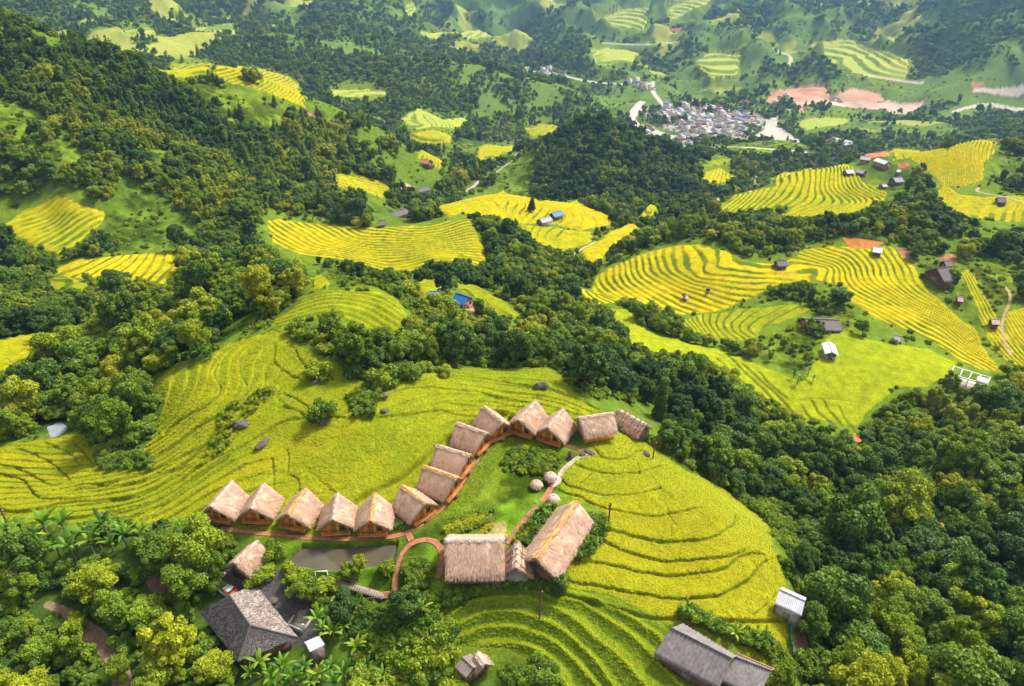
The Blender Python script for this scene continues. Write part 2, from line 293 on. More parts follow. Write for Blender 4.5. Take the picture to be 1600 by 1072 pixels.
# the two fields round the huts and the small ones beside them: hand traced bunds instead of contours
NEARF = [
 ('broad yellow green rice field rolling down to the row of thatched bungalows', [(224,600),(255,582),(330,562),(345,540),(375,530),(400,523),(430,516),(470,543),(520,566),(556,585),(565,600),(590,604),(640,588),(690,577),(770,576),(850,575),(878,592),(898,615),(938,640),(905,652),(870,690),(820,676),(800,674),(780,681),(757,699),(740,724),(722,753),(700,785),(662,815),(640,826),(600,838),(500,838),(400,828),(330,815),(300,808),(200,818),(60,816),(-40,822),(-40,696),(67,687),(130,677),(153,711),(165,722),(201,716),(224,707),(243,674),(257,632)], (.285,.295,.008)),
 ('golden rice field in curved plots right of the long thatched hall', [(895,722),(935,690),(975,678),(1020,700),(1070,735),(1140,770),(1170,790),(1196,815),(1206,850),(1216,880),(1228,925),(1240,1000),(1240,1040),(1190,1030),(1145,1003),(1062,972),(1040,968),(950,925),(890,918),(886,880),(900,860),(925,826),(945,800),(918,785),(885,768),(872,750)], (.34,.315,.008)),
 ('green rice terraces stepping down in front of the restaurant halls', [(676,985),(700,948),(735,925),(770,916),(840,917),(868,935),(885,920),(950,930),(1035,972),(1050,985),(1028,1020),(1060,1050),(1120,1080),(1120,1110),(880,1110),(856,1050),(800,1012),(735,1010),(700,1005)], (.22,.27,.010)),
 ('dark green rice strip curving inside the brick path', [(815,682),(858,690),(872,700),(850,702),(800,696),(785,706),(768,735),(750,770),(720,795),(690,808),(700,792),(724,757),(745,723),(762,700),(785,684)], (.22,.23,.012)),
 ('narrow green rice strip on the forest edge below the golden field', [(1195,810),(1230,818),(1262,850),(1255,880),(1230,878),(1212,850)], (.17,.22,.012)),
]
# bunds: (near side drop, gap depth, half width, line)
BUNDS = [
 (.5,.5,.4,[(340,569),(332,588),(347,603),(343,621),(317,640),(272,663),(257,681)]),
 (.6,.5,.45,[(381,551),(369,569),(386,599),(381,621),(351,644),(328,659),(291,681),(261,704),(216,726)]),
 (.4,.45,.35,[(412,575),(414,610),(385,640),(340,680),(300,706),(255,728),(205,742),(165,760),(110,768)]),
 (.8,.5,.5,[(-10,792),(22,799),(63,793),(112,781),(168,781),(209,777),(239,764),(269,742),(317,693),(358,664),(392,630),(429,608)]),
 (.4,.4,.35,[(60,812),(120,806),(190,796),(240,781),(300,731),(345,708),(380,693),(440,655),(490,648),(540,652)]),
 (.5,.4,.4,[(-10,736),(37,745),(47,767),(67,782),(97,780)]),(.5,.4,.35,[(-10,722),(25,730),(50,742),(75,757),(95,755)]),(.4,.4,.35,[(30,700),(65,712),(95,735),(110,750)]),(.4,.4,.3,[(75,692),(110,705),(125,725),(118,738)]),
 (.4,.4,.35,[(112,690),(140,712),(146,728)]),(.4,.45,.35,[(90,765),(130,758),(190,760),(225,750),(290,728)]),
 (.45,.4,.4,[(355,708),(330,726),(300,745),(250,790),(235,808)]),
 (1.5,.35,.6,[(545,790),(580,766),(620,751),(660,720),(690,690),(720,668),(745,652),(790,640)]),
 (.5,.3,.35,[(584,652),(632,650),(680,641),(734,652),(770,650)]),(.5,.3,.35,[(600,622),(626,607),(680,605),(740,613),(800,619),(850,619),(905,640)]),
 (.5,.3,.35,[(650,600),(704,584),(770,591),(810,601),(850,605),(880,615)]),(.4,.3,.3,[(700,630),(760,636),(820,634),(880,640)]),
 (.4,.4,.35,[(430,540),(425,560),(445,580),(485,600)]),(.35,.4,.3,[(460,545),(470,565),(500,585),(540,596)]),(.35,.4,.3,[(440,612),(470,625),(490,640)]),(.3,.4,.3,[(440,632),(465,640),(485,655)]),
 (.0,.35,.45,[(423,716),(426,740),(427,765)]),(.0,.35,.45,[(448,702),(450,720),(447,738)]),(.3,.3,.3,[(450,740),(463,745),(468,760),(466,772)]),
 (.3,.5,.3,[(932,702),(940,717),(962,720),(982,717),(1002,702)]),(.3,.5,.3,[(905,727),(925,737),(962,742),(995,737),(1035,728),(1045,726)]),
 (.3,.5,.3,[(880,750),(887,760),(915,767),(942,774),(985,774),(1010,770),(1032,761)]),(.3,.5,.3,[(872,764),(900,775),(950,795),(1000,806),(1050,805),(1087,794)]),
 (.55,.5,.4,[(950,831),(1000,841),(1065,848),(1110,846),(1145,826),(1150,806)]),(.5,.55,.35,[(925,841),(965,856),(1020,871),(1100,878),(1145,871),(1162,861)]),
 (.5,.55,.35,[(892,876),(950,881),(1010,893),(1080,898),(1130,891),(1145,876),(1162,866),(1196,870)]),(.5,.55,.35,[(890,908),(950,918),(1025,931),(1100,936),(1140,926),(1180,896),(1200,876)]),
 (.6,.5,.45,[(870,926),(900,936),(965,951),(1000,961),(1040,966),(1080,962),(1150,971),(1222,971)]),
 (0,.25,.2,[(1015,738),(1035,766),(1045,806),(1060,826)]),(0,.25,.2,[(1050,808),(1048,841)]),(0,.4,.28,[(1177,831),(1192,862)]),(0,.5,.28,[(1200,976),(1198,1028)]),(0,.4,.28,[(1215,926),(1195,948),(1178,962)]),(0,.5,.28,[(1188,976),(1172,1005)]),
 (0,.45,.28,[(925,741),(906,758)]),(0,.45,.28,[(995,722),(998,738)]),
 (.5,.4,.5,[(1122,560),(1140,578),(1170,604),(1205,640)]),(.6,.4,.55,[(1142,560),(1165,582),(1192,606),(1222,640)]),(.6,.4,.55,[(1162,570),(1185,592),(1210,612),(1240,645)]),(.5,.4,.5,[(1184,582),(1205,604),(1228,624)]),
 (.5,.4,.5,[(1255,635),(1262,648),(1280,660)]),(.5,.4,.5,[(1268,626),(1278,645),(1300,660)]),(.5,.4,.5,[(1288,626),(1296,644),(1315,662)]),(.4,.3,.5,[(1310,635),(1316,650),(1335,672)]),
 (0,.3,.5,[(1250,625),(1300,622),(1350,630)]),(0,.3,.4,[(1360,540),(1420,556),(1470,575)]),
]
GRASS = [((.13,.20,.02),[(690,226),(740,214),(815,214),(800,246),(770,262),(700,262)]),((.14,.21,.022),[(1062,226),(1100,244),(1185,250),(1100,262),(1066,256)]),((.14,.21,.016),[(1180,500),(1240,492),(1262,520),(1285,545),(1270,575),(1240,590),(1200,575),(1175,545)]),((.13,.20,.016),[(1420,480),(1450,470),(1500,530),(1540,560),(1520,590),(1480,560)]),((.12,.19,.016),[(480,425),(530,420),(560,440),(620,455),(560,458),(500,455),(470,465)]),((.13,.2,.016),[(430,500),(400,520),(340,545),(300,560),(330,520),(380,490)]),((.14,.22,.016),[(0,168),(60,185),(110,228),(135,262),(100,292),(40,262),(0,235)]),((.10,.17,.016),[(150,330),(200,288),(262,318),(322,365),(312,388),(240,392),(170,390),(163,348)]),((.14,.20,.02),[(110,310),(135,312),(172,332),(165,338)]),
 ((.13,.21,.016),[(236,240),(285,248),(272,288),(232,272)]),((.17,.25,.016),[(286,130),(340,138),(400,150),(442,178),(420,203),(380,208),(345,182),(300,152)]),((.12,.19,.02),[(460,150),(500,165),(535,190),(520,200),(480,180)]),
 ((.12,.19,.02),[(768,270),(800,248),(836,250),(836,300),(800,312),(778,300)]),((.16,.25,.02),[(1088,231),(1150,214),(1230,220),(1272,236),(1200,242),(1110,242)]),((.15,.24,.03),[(868,130),(920,130),(960,155),(972,176),(930,172),(890,162)]),
 ((.15,.22,.03),[(1300,128),(1345,118),(1400,130),(1440,150),(1380,140),(1320,138)]),((.16,.22,.02),[(940,430),(905,450),(890,470),(905,478),(930,475)]),((.15,.22,.02),[(1290,495),(1330,480),(1340,500),(1320,515),(1280,512),(1230,505),(1200,512),(1240,496)]),
 ((.15,.24,.02),[(1480,470),(1500,425),(1530,480),(1560,540),(1550,560),(1530,520)]),((.13,.2,.02),[(1440,410),(1500,415),(1490,420),(1470,470),(1440,440)]),((.16,.22,.02),[(1510,415),(1570,420),(1600,450),(1570,480),(1555,470),(1530,440)]),
 ((.15,.22,.02),[(1255,385),(1310,375),(1390,385),(1340,392),(1265,396)]),((.09,.16,.015),[(1330,300),(1385,290),(1420,300),(1400,330),(1360,340),(1330,330)]),((.13,.2,.02),[(1530,240),(1570,232),(1600,250),(1590,275),(1540,280)]),
 ((.12,.2,.02),[(150,712),(205,718),(230,712),(240,730),(205,742),(165,733)]),((.13,.21,.015),[(330,700),(390,650),(425,605),(440,605),(400,650),(350,705),(310,730)]),((.12,.2,.02),[(540,620),(580,600),(590,620),(585,650),(560,652)]),
 ((.11,.19,.015),[(560,585),(640,575),(690,577),(640,590),(595,604)]),((.13,.22,.015),[(1155,770),(1210,805),(1262,850),(1250,890),(1225,885),(1205,845),(1190,812)]),((.10,.17,.02),[(1010,690),(1060,720),(1130,760),(1120,765),(1060,732)]),
 ((.12,.2,.016),[(430,520),(380,530),(345,540),(330,560),(300,560),(340,530),(400,505),(440,500)]),((.14,.23,.015),[(1240,650),(1290,660),(1345,670),(1350,700),(1330,720),(1290,700),(1260,670)]),
 ((.10,.17,.02),[(540,300),(600,310),(640,320),(600,330),(560,325)]),((.12,.2,.02),[(410,360),(425,385),(445,400),(410,398),(395,372)]),
 # resort lawns, banks and the farmyard
 ((.13,.23,.014),[(380,832),(470,838),(640,830),(700,785),(770,698),(800,680),(880,695),(910,705),(935,690),(945,800),(900,860),(890,915),(760,918),(690,935),(610,935),(500,915),(430,890),(430,850)]),
 ((.10,.18,.014),[(610,850),(640,850),(700,845),(700,915),(625,935),(600,925)]),((.20,.28,.018),[(750,735),(790,730),(800,770),(770,790),(740,790)]),((.07,.13,.012),[(800,705),(850,705),(880,725),(860,735),(810,740),(785,725)]),
 ((.09,.16,.014),[(580,945),(690,930),(690,980),(740,1010),(800,1015),(850,1050),(870,1100),(560,1100),(500,1000)]),
]
BARE = [((.30,.15,.075),[(820,700),(865,712),(878,728),(850,722)]),((.24,.20,.07),[(690,822),(740,795),(770,800),(760,822),(715,838),(690,835)]),((.24,.20,.07),[(755,818),(790,815),(795,840),(755,840)]),
 ((.12,.11,.10),[(345,885),(420,880),(470,930),(500,960),(495,1010),(440,1010),(400,930),(350,930)]),((.22,.15,.09),[(222,895),(250,890),(285,935),(270,955),(235,920)]),((.28,.18,.12),[(78,945),(110,950),(160,985),(200,1040),(215,1090),(180,1090),(165,1040),(120,990)]),
 ((.22,.17,.12),[(620,1040),(660,1030),(670,1060),(630,1075)]),((.46,.17,.08),[(1338,678),(1350,680),(1352,690),(1340,692)]),((.20,.14,.09),[(1236,980),(1262,985),(1258,1030),(1240,1035)]),
 ((.40,.20,.11),[(1455,734),(1475,725),(1478,735),(1462,755)]),((.45,.28,.17),[(725,482),(742,478),(740,498),(728,498)]),((.42,.28,.19),[(622,284),(648,284),(645,296),(628,294)]),
 ((.5,.19,.09),[(1345,240),(1385,234),(1388,245),(1360,250)]),((.45,.17,.08),[(1400,256),(1420,255),(1418,264),(1402,264)]),((.35,.16,.09),[(1400,388),(1425,390),(1430,400),(1410,402)]),((.35,.16,.09),[(1470,400),(1500,398),(1495,412),(1475,412)]),
 ((.30,.16,.10),[(470,168),(490,172),(505,184),(480,182)]),((.56,.30,.19),[(1195,158),(1210,146),(1245,138),(1290,138),(1300,155),(1270,160),(1225,160),(1200,168)]),((.56,.31,.20),[(1300,152),(1335,140),(1365,145),(1385,158),(1340,162)]),
 ((.55,.38,.28),[(1240,161),(1300,156),(1390,160),(1445,160),(1440,168),(1400,178),(1380,170),(1300,166),(1245,168)]),((.5,.24,.13),[(1076,155),(1097,153),(1098,166),(1084,170)]),((.45,.2,.1),[(1120,158),(1132,157),(1130,166),(1122,166)]),
 ((.5,.24,.13),[(1516,131),(1536,128),(1542,142),(1520,144)]),((.5,.3,.2),[(1240,165),(1255,168),(1258,182),(1246,178)]),((.4,.14,.08),[(1048,42),(1070,38),(1062,58),(1046,60)]),((.4,.18,.12),[(900,62),(912,62),(905,75)]),((.38,.16,.1),[(660,62),(690,68),(712,78),(690,76)]),
 ((.45,.20,.10),[(560,170),(580,180),(610,192),(600,196),(575,184)]),
]
TOWN = [[(1000,168),(1030,165),(1080,160),(1140,172),(1185,178),(1200,190),(1190,205),(1175,218),(1130,222),(1090,216),(1060,208),(1020,190)]]
ROADS = [(.9,(.38,.17,.085),'brick',[(345,826),(380,830),(470,840),(550,843),(605,839),(628,835),(642,828),(662,817),(700,787),(722,755),(740,725),(757,700),(780,682),(802,675),(820,675),(852,685),(877,694),(890,697),(912,704)]),
 (.9,(.52,.43,.34),'stone',[(930,708),(910,710),(890,725),(875,740),(874,752),(862,760)]),(1.0,(.40,.22,.13),'brick',[(862,760),(850,780),(825,807),(810,825),(792,850)]),
 (1.0,(.38,.18,.095),'brick',[(636,829),(643,845)]),(1.0,(.38,.18,.095),'brick',[(578,931),(600,931),(617,929),(617,909),(622,879),(635,854),(655,844),(672,844),(684,849),(691,864),(690,889),(684,905)]),
 (1.2,(.26,.17,.11),'dirt',[(75,945),(110,958),(150,990),(185,1030),(205,1090)]),(1.0,(.42,.27,.15),'dirt',[(1572,448),(1580,470),(1565,500),(1568,530),(1580,555)]),
 (2.0,(.40,.30,.2),'dirt',[(1465,745),(1480,722),(1500,705),(1560,690),(1600,668)]),(1.6,(.42,.33,.25),'dirt',[(1120,318),(1135,305)]),(2,(.46,.38,.3),'dirt',[(1172,300),(1180,285)]),(1.8,(.42,.33,.25),'dirt',[(1600,318),(1560,305),(1525,300),(1528,294)]),
 (1.5,(.45,.38,.3),'dirt',[(885,398),(905,390),(930,378)]),(2.2,(.40,.36,.3),'dirt',[(730,300),(770,278),(800,262),(815,250)]),
 (8,(.5,.44,.36),'road',[(1060,226),(1100,230),(1180,233),(1260,238)]),(8,(.5,.46,.4),'road',[(1020,128),(1018,140),(1026,152),(1040,168),(1052,185)]),(8,(.5,.46,.4),'road',[(1085,217),(1098,205),(1112,195)]),
 (9,(.45,.40,.3),'road',[(1205,75),(1220,82),(1238,88),(1232,105),(1222,120)]),(8,(.5,.42,.34),'road',[(1290,108),(1330,117),(1380,122),(1440,130)]),(8,(.5,.44,.38),'road',[(1490,175),(1510,168),(1560,165),(1600,170)]),(9,(.5,.44,.36),'road',[(1525,142),(1560,146),(1600,140)]),
 (9,(.5,.45,.38),'road',[(790,102),(830,112),(880,118),(920,128),(980,132)]),(10,(.45,.4,.34),'road',[(900,60),(950,68),(1000,70),(1060,66)])]
RIVER = [[(998,158),(1008,160),(1003,172),(992,184),(1000,195),(1030,204),(1062,213),(1055,219),(1020,211),(990,199),(979,186),(984,172)],[(1196,188),(1216,186),(1214,198),(1232,208),(1262,220),(1300,224),(1290,231),(1245,223),(1200,218),(1180,212),(1194,203)]]

CLEAR = [[(-30,830),(215,836),(228,900),(-30,905)],[(390,1015),(545,1005),(565,1115),(370,1115)],[(300,950),(360,915),(400,900),(430,930),(480,990),(510,1010),(490,1035),(390,1072),(350,1060)],[(1030,1010),(1050,970),(1215,1050),(1180,1100),(1040,1080)],[(1205,915),(1262,935),(1255,985),(1205,965)],[(350,870),(400,838),(436,866),(385,905)],[(340,885),(385,885),(400,930),(350,940)],[(440,955),(515,960),(515,1010),(440,1000)],[(690,1005),(785,1005),(795,1110),(685,1110)],
 [(895,640),(1015,628),(1045,660),(1035,695),(900,700)],[(470,840),(640,835),(625,930),(440,890)],[(1445,418),(1500,415),(1502,445),(1445,445)],[(1470,570),(1555,570),(1560,632),(1480,628)],[(1255,485),(1318,490),(1316,515),(1250,512)],[(700,452),(745,451),(748,503),(702,500)],[(668,452),(694,452),(694,466),(668,466)],[(580,322),(645,322),(645,362),(580,362)],[(620,282),(672,282),(672,300),(620,300)],[(60,658),(112,658),(112,690),(60,690)],[(1320,258),(1420,236),(1420,300),(1390,300),(1375,330),(1345,330)]]
# masks over the ground grid
FLD = np.full((NR, NS), -1, np.int16); SOFT = np.zeros((NR, NS), np.float32)
WOB = .8 * fbm(GX, GY, 9, 3, 5)                  # outlines wander a little so that no edge is a ruler line
def paint(P, fn):
    sl = box_of(P, 3); x = GX[sl]; y = GY[sl]; k = np.clip(y / 150, .5, 6)
    m = in_poly(P, x + k * WOB[sl], y + k * np.roll(WOB, 91, 1)[sl])
    fn(sl, m)
FP = []
for f in FIELDS + NEARF: FP.append(gpoly([(min(max(u, -60), 1660), v) for u, v in f[1]]))
for i, P in enumerate(FP):
    def fn(sl, m, i=i): FLD[sl][m] = i
    paint(P, fn)
GP = [(c, gpoly(p)) for c, p in GRASS]; BP = [(c, gpoly(p)) for c, p in BARE]; TP = [gpoly(p) for p in TOWN]; RP = [gpoly(p) for p in RIVER]
RL = [(w, c, k, smooth_line(np.array([g_cast(u, v)[:2] for u, v in p]))) for w, c, k, p in ROADS]
BL = [(h, d, w, smooth_line(np.array([g_cast(u, v)[:2] for u, v in p]))) for h, d, w, p in BUNDS]
calm = (FLD >= 0).astype(np.float32)
for P in TP + RP:
    sl = box_of(P, 5); calm[sl][in_poly(P, GX[sl], GY[sl])] = 1
for c, P in BP + GP[-5:]:
    sl = box_of(P, 3); calm[sl][in_poly(P, GX[sl], GY[sl])] = 1
for w, c, k, P in RL:
    if w >= 4:
        sl = box_of(P, w * 6); calm[sl] = np.maximum(calm[sl], np.clip(1.6 - line_sd(P, GX[sl], GY[sl])[1] / (w * 4), 0, 1))
cf_ = np.maximum(blur(calm, 4), calm * .85); calm = np.maximum(np.clip(blur(calm, 22) * 1.6, 0, 1), calm); calm = blur(calm, 5); fk = sstep(550, 900, GY); calm = calm * (1 - fk) + cf_ * fk
PONDS = [('pond', [(472,849),(550,849),(622,844),(616,868),(590,882),(572,888),(542,896),(500,889),(445,884),(453,868)], .4), ('pond', [(1314,376),(1330,373),(1355,372),(1384,378),(1360,388),(1330,387)], .3), ('pond', [(75,668),(95,662),(108,667),(92,680),(76,684)], .3)]
PONDP = []
for nm, p, dep in PONDS:
    P = gpoly(p); lv = float(np.median(g_h(P[:, 0], P[:, 1]))) - dep; PONDP.append((P, lv))
    sl = box_of(P, 8); m = blur(in_poly(P, GX[sl], GY[sl]).astype(np.float32), 2)
    calm[sl] = np.maximum(calm[sl], blur(m, 8))
# natural relief outside the fields: gullies and spurs
DOME = np.exp(-(np.hypot(GX - 105, GY - 605) / 75) ** 4); calm = np.maximum(calm, DOME * .9)
amp = np.interp(GY, [50, 110, 180, 300, 450, 700, 1100, 1600, 3300], [.15, .5, 1.2, 3.2, 6.0, 8, 16, 85, 130])
wl = 1.0
N1 = fbm(GX, GY, 55, 4, 11); N2 = fbm(GX, GY, 240, 5, 23); RID = 1 - 2 * np.abs(fbm(GX, GY, 330, 4, 31))
far = sstep(650, 1100, GY)
GZ += ((1 - calm) * amp * (N1 * (1 - far) + far * (.7 * N2 + .75 * (RID - .45)))).astype(np.float32)
GZ += ((1 - calm) * 12.0 * sstep(240, 340, GY) * (1 - far) * fbm(GX, GY, 105, 3, 19)).astype(np.float32)
GZ += ((1 - calm) * .35 * fbm(GX, GY, 5, 3, 41) * (GY < 500)).astype(np.float32)

for P, lv in PONDP:
    sl = box_of(P, 8); m = blur(in_poly(P, GX[sl], GY[sl]).astype(np.float32), 1)
    GZ[sl] = GZ[sl] * (1 - m) + np.minimum(GZ[sl], lv - .7) * m
    e = np.clip(blur(m, 9) * 3, 0, 1) * (1 - m); GZ[sl] = GZ[sl] * (1 - e) + np.maximum(GZ[sl], lv + .15) * e
# ------------------------------------------------------------------ terraces
RISER = np.zeros((NR, NS), np.float32); PLOT = np.zeros((NR, NS), np.float32)
for i, f in enumerate(FIELDS):
    P = FP[i]; sl = box_of(P, 4); m = FLD[sl] == i
    if f[2] == 0 or not m.any(): continue
    x = GX[sl]; y = GY[sl]; z = GZ[sl]
    if f[6] is None:
        zs = blur(z, 3); ph = zs / f[2]; A = f[2]
    else:
        pts, val = [], []
        for p, ln in f[6]:
            L = dens(np.array([g_cast(u, v)[:2] for u, v in ln]), 9.0)
            pts.append(L); val += [p] * len(L)
        pts = np.concatenate(pts); val = np.array(val, float); c0 = pts.mean(0); sc = pts.std()
        C = tps_fit((pts - c0) / sc, val, 3e-3)
        ph = np.zeros_like(z); ph[m] = tps_eval((pts - c0) / sc, C, (np.stack([x[m], y[m]], 1) - c0) / sc)
        cv = np.cov(ph[m], z[m]); k = cv[0, 1] / cv[0, 0]
        if k < 0: ph = -ph
        A = float(np.clip(abs(k), .55, 1.6)) if f[2] < 3 else f[2]
    wv = max(1, (y.mean() / 300))
    ph = ph + .42 * fbm(x, y, 18 * wv, 3, 51 + i) + .06 * fbm(x, y, 3 * wv, 2, 71 + i)
    fl = np.floor(ph); p = ph - fl; r = f[3] * (.5 + .95 * vnoise(x / (14 * wv), y / (14 * wv), 90 + i))
    g = sstep(0, 1, p / r)
    lip = np.exp(-((p - r * 1.1) / .09) ** 2) * .12
    e = np.clip(blur(m.astype(np.float32), 2) * 2 - 1, 0, 1)
    z[m] += ((g - p + lip) * A * e)[m]
    rs = (1 - sstep(.75, 1.1, p / r)) * sstep(-.05, .1, p / r)
    rs = rs * (.35 + .65 * sstep(.22, .42, vnoise(x / (16 * wv) + 40, y / (11 * wv), 95 + i)))
    RISER[sl][m] = rs[m]; PLOT[sl][m] = (_h(fl.astype(np.int64), (fl * 0 + i).astype(np.int64), 3))[m]
BUND = np.zeros((NR, NS), np.float32)
for h, d, w, P in BL:
    sl = box_of(P, 14); x = GX[sl]; y = GY[sl]
    xx = x + .35 * fbm(x, y, 4, 2, 61); yy = y + .35 * fbm(x, y, 4, 2, 67)
    sd, ud, ins = line_sd(P, xx, yy)
    sg = np.sign(P[-1][0] - P[0][0]) or 1
    fade = np.where(ins, 1, np.exp(-(ud / 1.2) ** 2))
    wob = .6 + .8 * vnoise(x / 3, y / 3, 77)
    GZ[sl] += (h * .5 * np.tanh(sg * sd / (.3 + .35 * (h > .75))) * np.exp(-ud / 5.0) * fade - .85 * d * np.exp(-(ud / (w * .42)) ** 2) * np.where(ins, 1, 0) * wob).astype(np.float32)
    b = .85 * np.exp(-(ud / (w * .55)) ** 2) * np.where(ins, 1, 0) * np.clip(wob, 0, 1) * np.clip(d * 2.2, 0, 1)
    BUND[sl] = np.maximum(BUND[sl], b)
# the banks in front of the halls step down toward the camera
_g = [(0, [(694,949),(737,927),(773,919),(811,919),(846,924),(862,935),(905,944),(940,966),(985,996),(1060,1072)]), (1, [(690,970),(734,943),(773,937),(811,937),(838,942),(865,954),(892,971),(920,993),(960,1025),(1010,1075)]), (2, [(677,983),(715,979),(756,961),(794,960),(833,968),(865,982),(892,1001),(925,1033),(960,1080)]),
      (3, [(713,1000),(743,987),(773,983),(805,984),(838,995),(871,1014),(901,1039),(935,1080)]), (4, [(737,1012),(773,1006),(805,1008),(838,1019),(862,1040),(885,1078)]), (-1, [(880,918),(930,940),(980,965),(1030,1000),(1050,1030),(1110,1072)])]
pts, val = [], []
for p, ln in _g:
    L = dens(np.array([g_cast(u, v)[:2] for u, v in ln]), 2.0); pts.append(L); val += [p] * len(L)
pts = np.concatenate(pts); c0 = pts.mean(0); sc = pts.std(); C = tps_fit((pts - c0) / sc, np.array(val, float), 1e-3); i0 = len(FIELDS) + 2
sl = box_of(FP[i0], 4); m = FLD[sl] == i0; x = GX[sl]; y = GY[sl]; ph = np.zeros(x.shape)
ph[m] = tps_eval((pts - c0) / sc, C, (np.stack([x[m], y[m]], 1) - c0) / sc); ph += .05 * fbm(x, y, 3, 3, 351)
fl = np.floor(ph); p = ph - fl; e = np.clip(blur(m.astype(np.float32), 8) * 2 - 1, 0, 1)     # p runs from a lip (0) down its bank (to .5) and over the next tread (to 1)
dz = np.where(p < .5, 1 - p / .5 * 1.0, 0) + p - .5; dz = blur(dz.astype(np.float32), 1) + .35 * np.exp(-(np.minimum(p, 1 - p) / .07) ** 2)
GZ[sl][m] += (1.15 * dz * e)[m]
RISER[sl][m] = (sstep(.06, .16, p) * (1 - sstep(.5, .72, p)) * (.55 + .5 * vnoise(x / 2, y / 2, 353)))[m]; PLOT[sl][m] = (.3 + .7 * np.exp(-(np.minimum(p, 1 - p) / .10) ** 2))[m]  # lips yellower: back light on the rice edges put into the plot tone
# finer steps between the traced lines of the rolling field
_g = [(0, BUNDS[0][3]), (2, BUNDS[1][3]), (4, BUNDS[2][3]), (6, BUNDS[3][3]), (8, BUNDS[4][3]), (14, BUNDS[12][3]), (11.5, BUNDS[13][3]), (10, BUNDS[14][3]), (8.6, BUNDS[15][3]), (-4, [(245, 600), (262, 640), (250, 680)]), (-2, [(300, 580), (300, 620), (262, 660)])]
pts, val = [], []
for p, ln in _g:
    L = dens(np.array([g_cast(u, v)[:2] for u, v in ln]), 6.0); pts.append(L); val += [p] * len(L)
pts = np.concatenate(pts); c0 = pts.mean(0); sc = pts.std(); C = tps_fit((pts - c0) / sc, np.array(val, float), 2e-2); i0 = len(FIELDS)
sl = box_of(FP[i0], 4); m = FLD[sl] == i0; x = GX[sl]; y = GY[sl]; ph = np.zeros(x.shape)
ph[m] = tps_eval((pts - c0) / sc, C, (np.stack([x[m], y[m]], 1) - c0) / sc) * 1.15; ph += .5 * fbm(x, y, 14, 3, 311)
BUL = gpoly([(440, 665), (560, 655), (680, 660), (720, 665), (660, 715), (600, 745), (540, 780), (470, 760), (420, 740), (400, 700)]); soft = 1 - blur(in_poly(BUL, x, y).astype(np.float32), 30)
fl = np.floor(ph); p = ph - fl; g_ = sstep(0, .22, p); hh = .5 * np.clip(soft, .12, 1) * (.4 + .9 * vnoise(x / 12, y / 12, 313))
GZ[sl][m] += (((1 - g_) - (1 - p)) * hh)[m].astype(np.float32)
BUND[sl][m] = np.maximum(BUND[sl], .55 * np.exp(-((p - .08) / .07) ** 2) * np.clip(hh * 2, 0, 1) * (vnoise(x / 5, y / 5, 315) > .3))[m]
PLOT[sl][m] = _h(fl.astype(np.int64), (fl * 0 + 7).astype(np.int64), 5)[m]
nearrice = FLD >= len(FIELDS)
GZ += np.where(nearrice, .10 * fbm(GX, GY, 1.1, 2, 83) + .28 * fbm(GX, GY, 11, 3, 84), 0).astype(np.float32)

# ------------------------------------------------------------------ ground colours (what the ground is, plus painted light on the lower terrace lips)
ALB = np.empty((NR, NS, 3), np.float32)
n_a = fbm(GX, GY, 35, 4, 101); n_b = fbm(GX, GY, 6, 3, 103); n_f = fbm(GX, GY, 210, 5, 105)
def mixc(a, b, t): return np.asarray(a, np.float32) * (1 - t[..., None]) + np.asarray(b, np.float32) * t[..., None]
ALB[:] = mixc((.050, .090, .016), (.11, .175, .018), np.clip(.5 + n_a * 1.1 + .4 * n_b, 0, 1))
WOOD = np.ones((NR, NS), np.float32)             # how thick the trees stand
fg = sstep(.07, .18, n_f + .35 * n_a) * far     # open grassy hillsides far away
ALB[:] = mixc(ALB, (.135, .205, .036), fg * np.clip(.75 + .5 * n_a, .3, 1)); WOOD *= 1 - .9 * fg
pf = sstep(.33, .41, fbm(GX, GY, 130, 4, 119)) * far
ALB[:] = mixc(ALB, (.34, .36, .06), pf * .85); WOOD *= 1 - pf
clr = sstep(.10, .26, fbm(GX, GY, 46, 4, 141)) * sstep(140, 200, GY) * (1 - sstep(600, 800, GY)) * (np.hypot(GX - 75, (GY - 570) * .8) > 95)
ALB[:] = mixc(ALB, (.105, .17, .015), clr); WOOD *= 1 - .88 * clr
for gi, (c, P) in enumerate(GP):
    def fn(sl, m, c=c, lawn=gi >= len(GP) - 5):
        t = np.clip(.72 + .85 * n_b[sl] + .45 * n_a[sl] + .35 * fbm(GX[sl], GY[sl], 1.6, 2, 161), .3, 1.25)[m][:, None]
        ALB[sl][m] = np.asarray(c, np.float32) * t; WOOD[sl][m] = 0 if lawn else .06
    paint(P, fn)
ALLF = FIELDS + [(f[0], f[1], 0, 0, f[2], (.15, .20, .012), None) for f in NEARF]
for i, f in enumerate(ALLF):
    sl = box_of(FP[i], 4); m = FLD[sl] == i
    if not m.any(): continue
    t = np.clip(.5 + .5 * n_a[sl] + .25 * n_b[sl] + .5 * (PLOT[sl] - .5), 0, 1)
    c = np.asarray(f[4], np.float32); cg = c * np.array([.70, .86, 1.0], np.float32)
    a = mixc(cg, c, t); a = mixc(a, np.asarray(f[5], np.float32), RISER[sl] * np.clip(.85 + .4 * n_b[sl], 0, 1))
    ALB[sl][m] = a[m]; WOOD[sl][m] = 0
ALB[:] = mixc(ALB, (.085, .10, .014), BUND * .8)
fm = blur((FLD >= 0).astype(np.float32), 14); mg = np.clip(fm * 3.2, 0, 1) * (FLD < 0)
ALB[:] = mixc(ALB, (.145, .205, .016), mg * np.clip(.75 + .6 * n_b, .2, 1)); WOOD *= 1 - .8 * mg
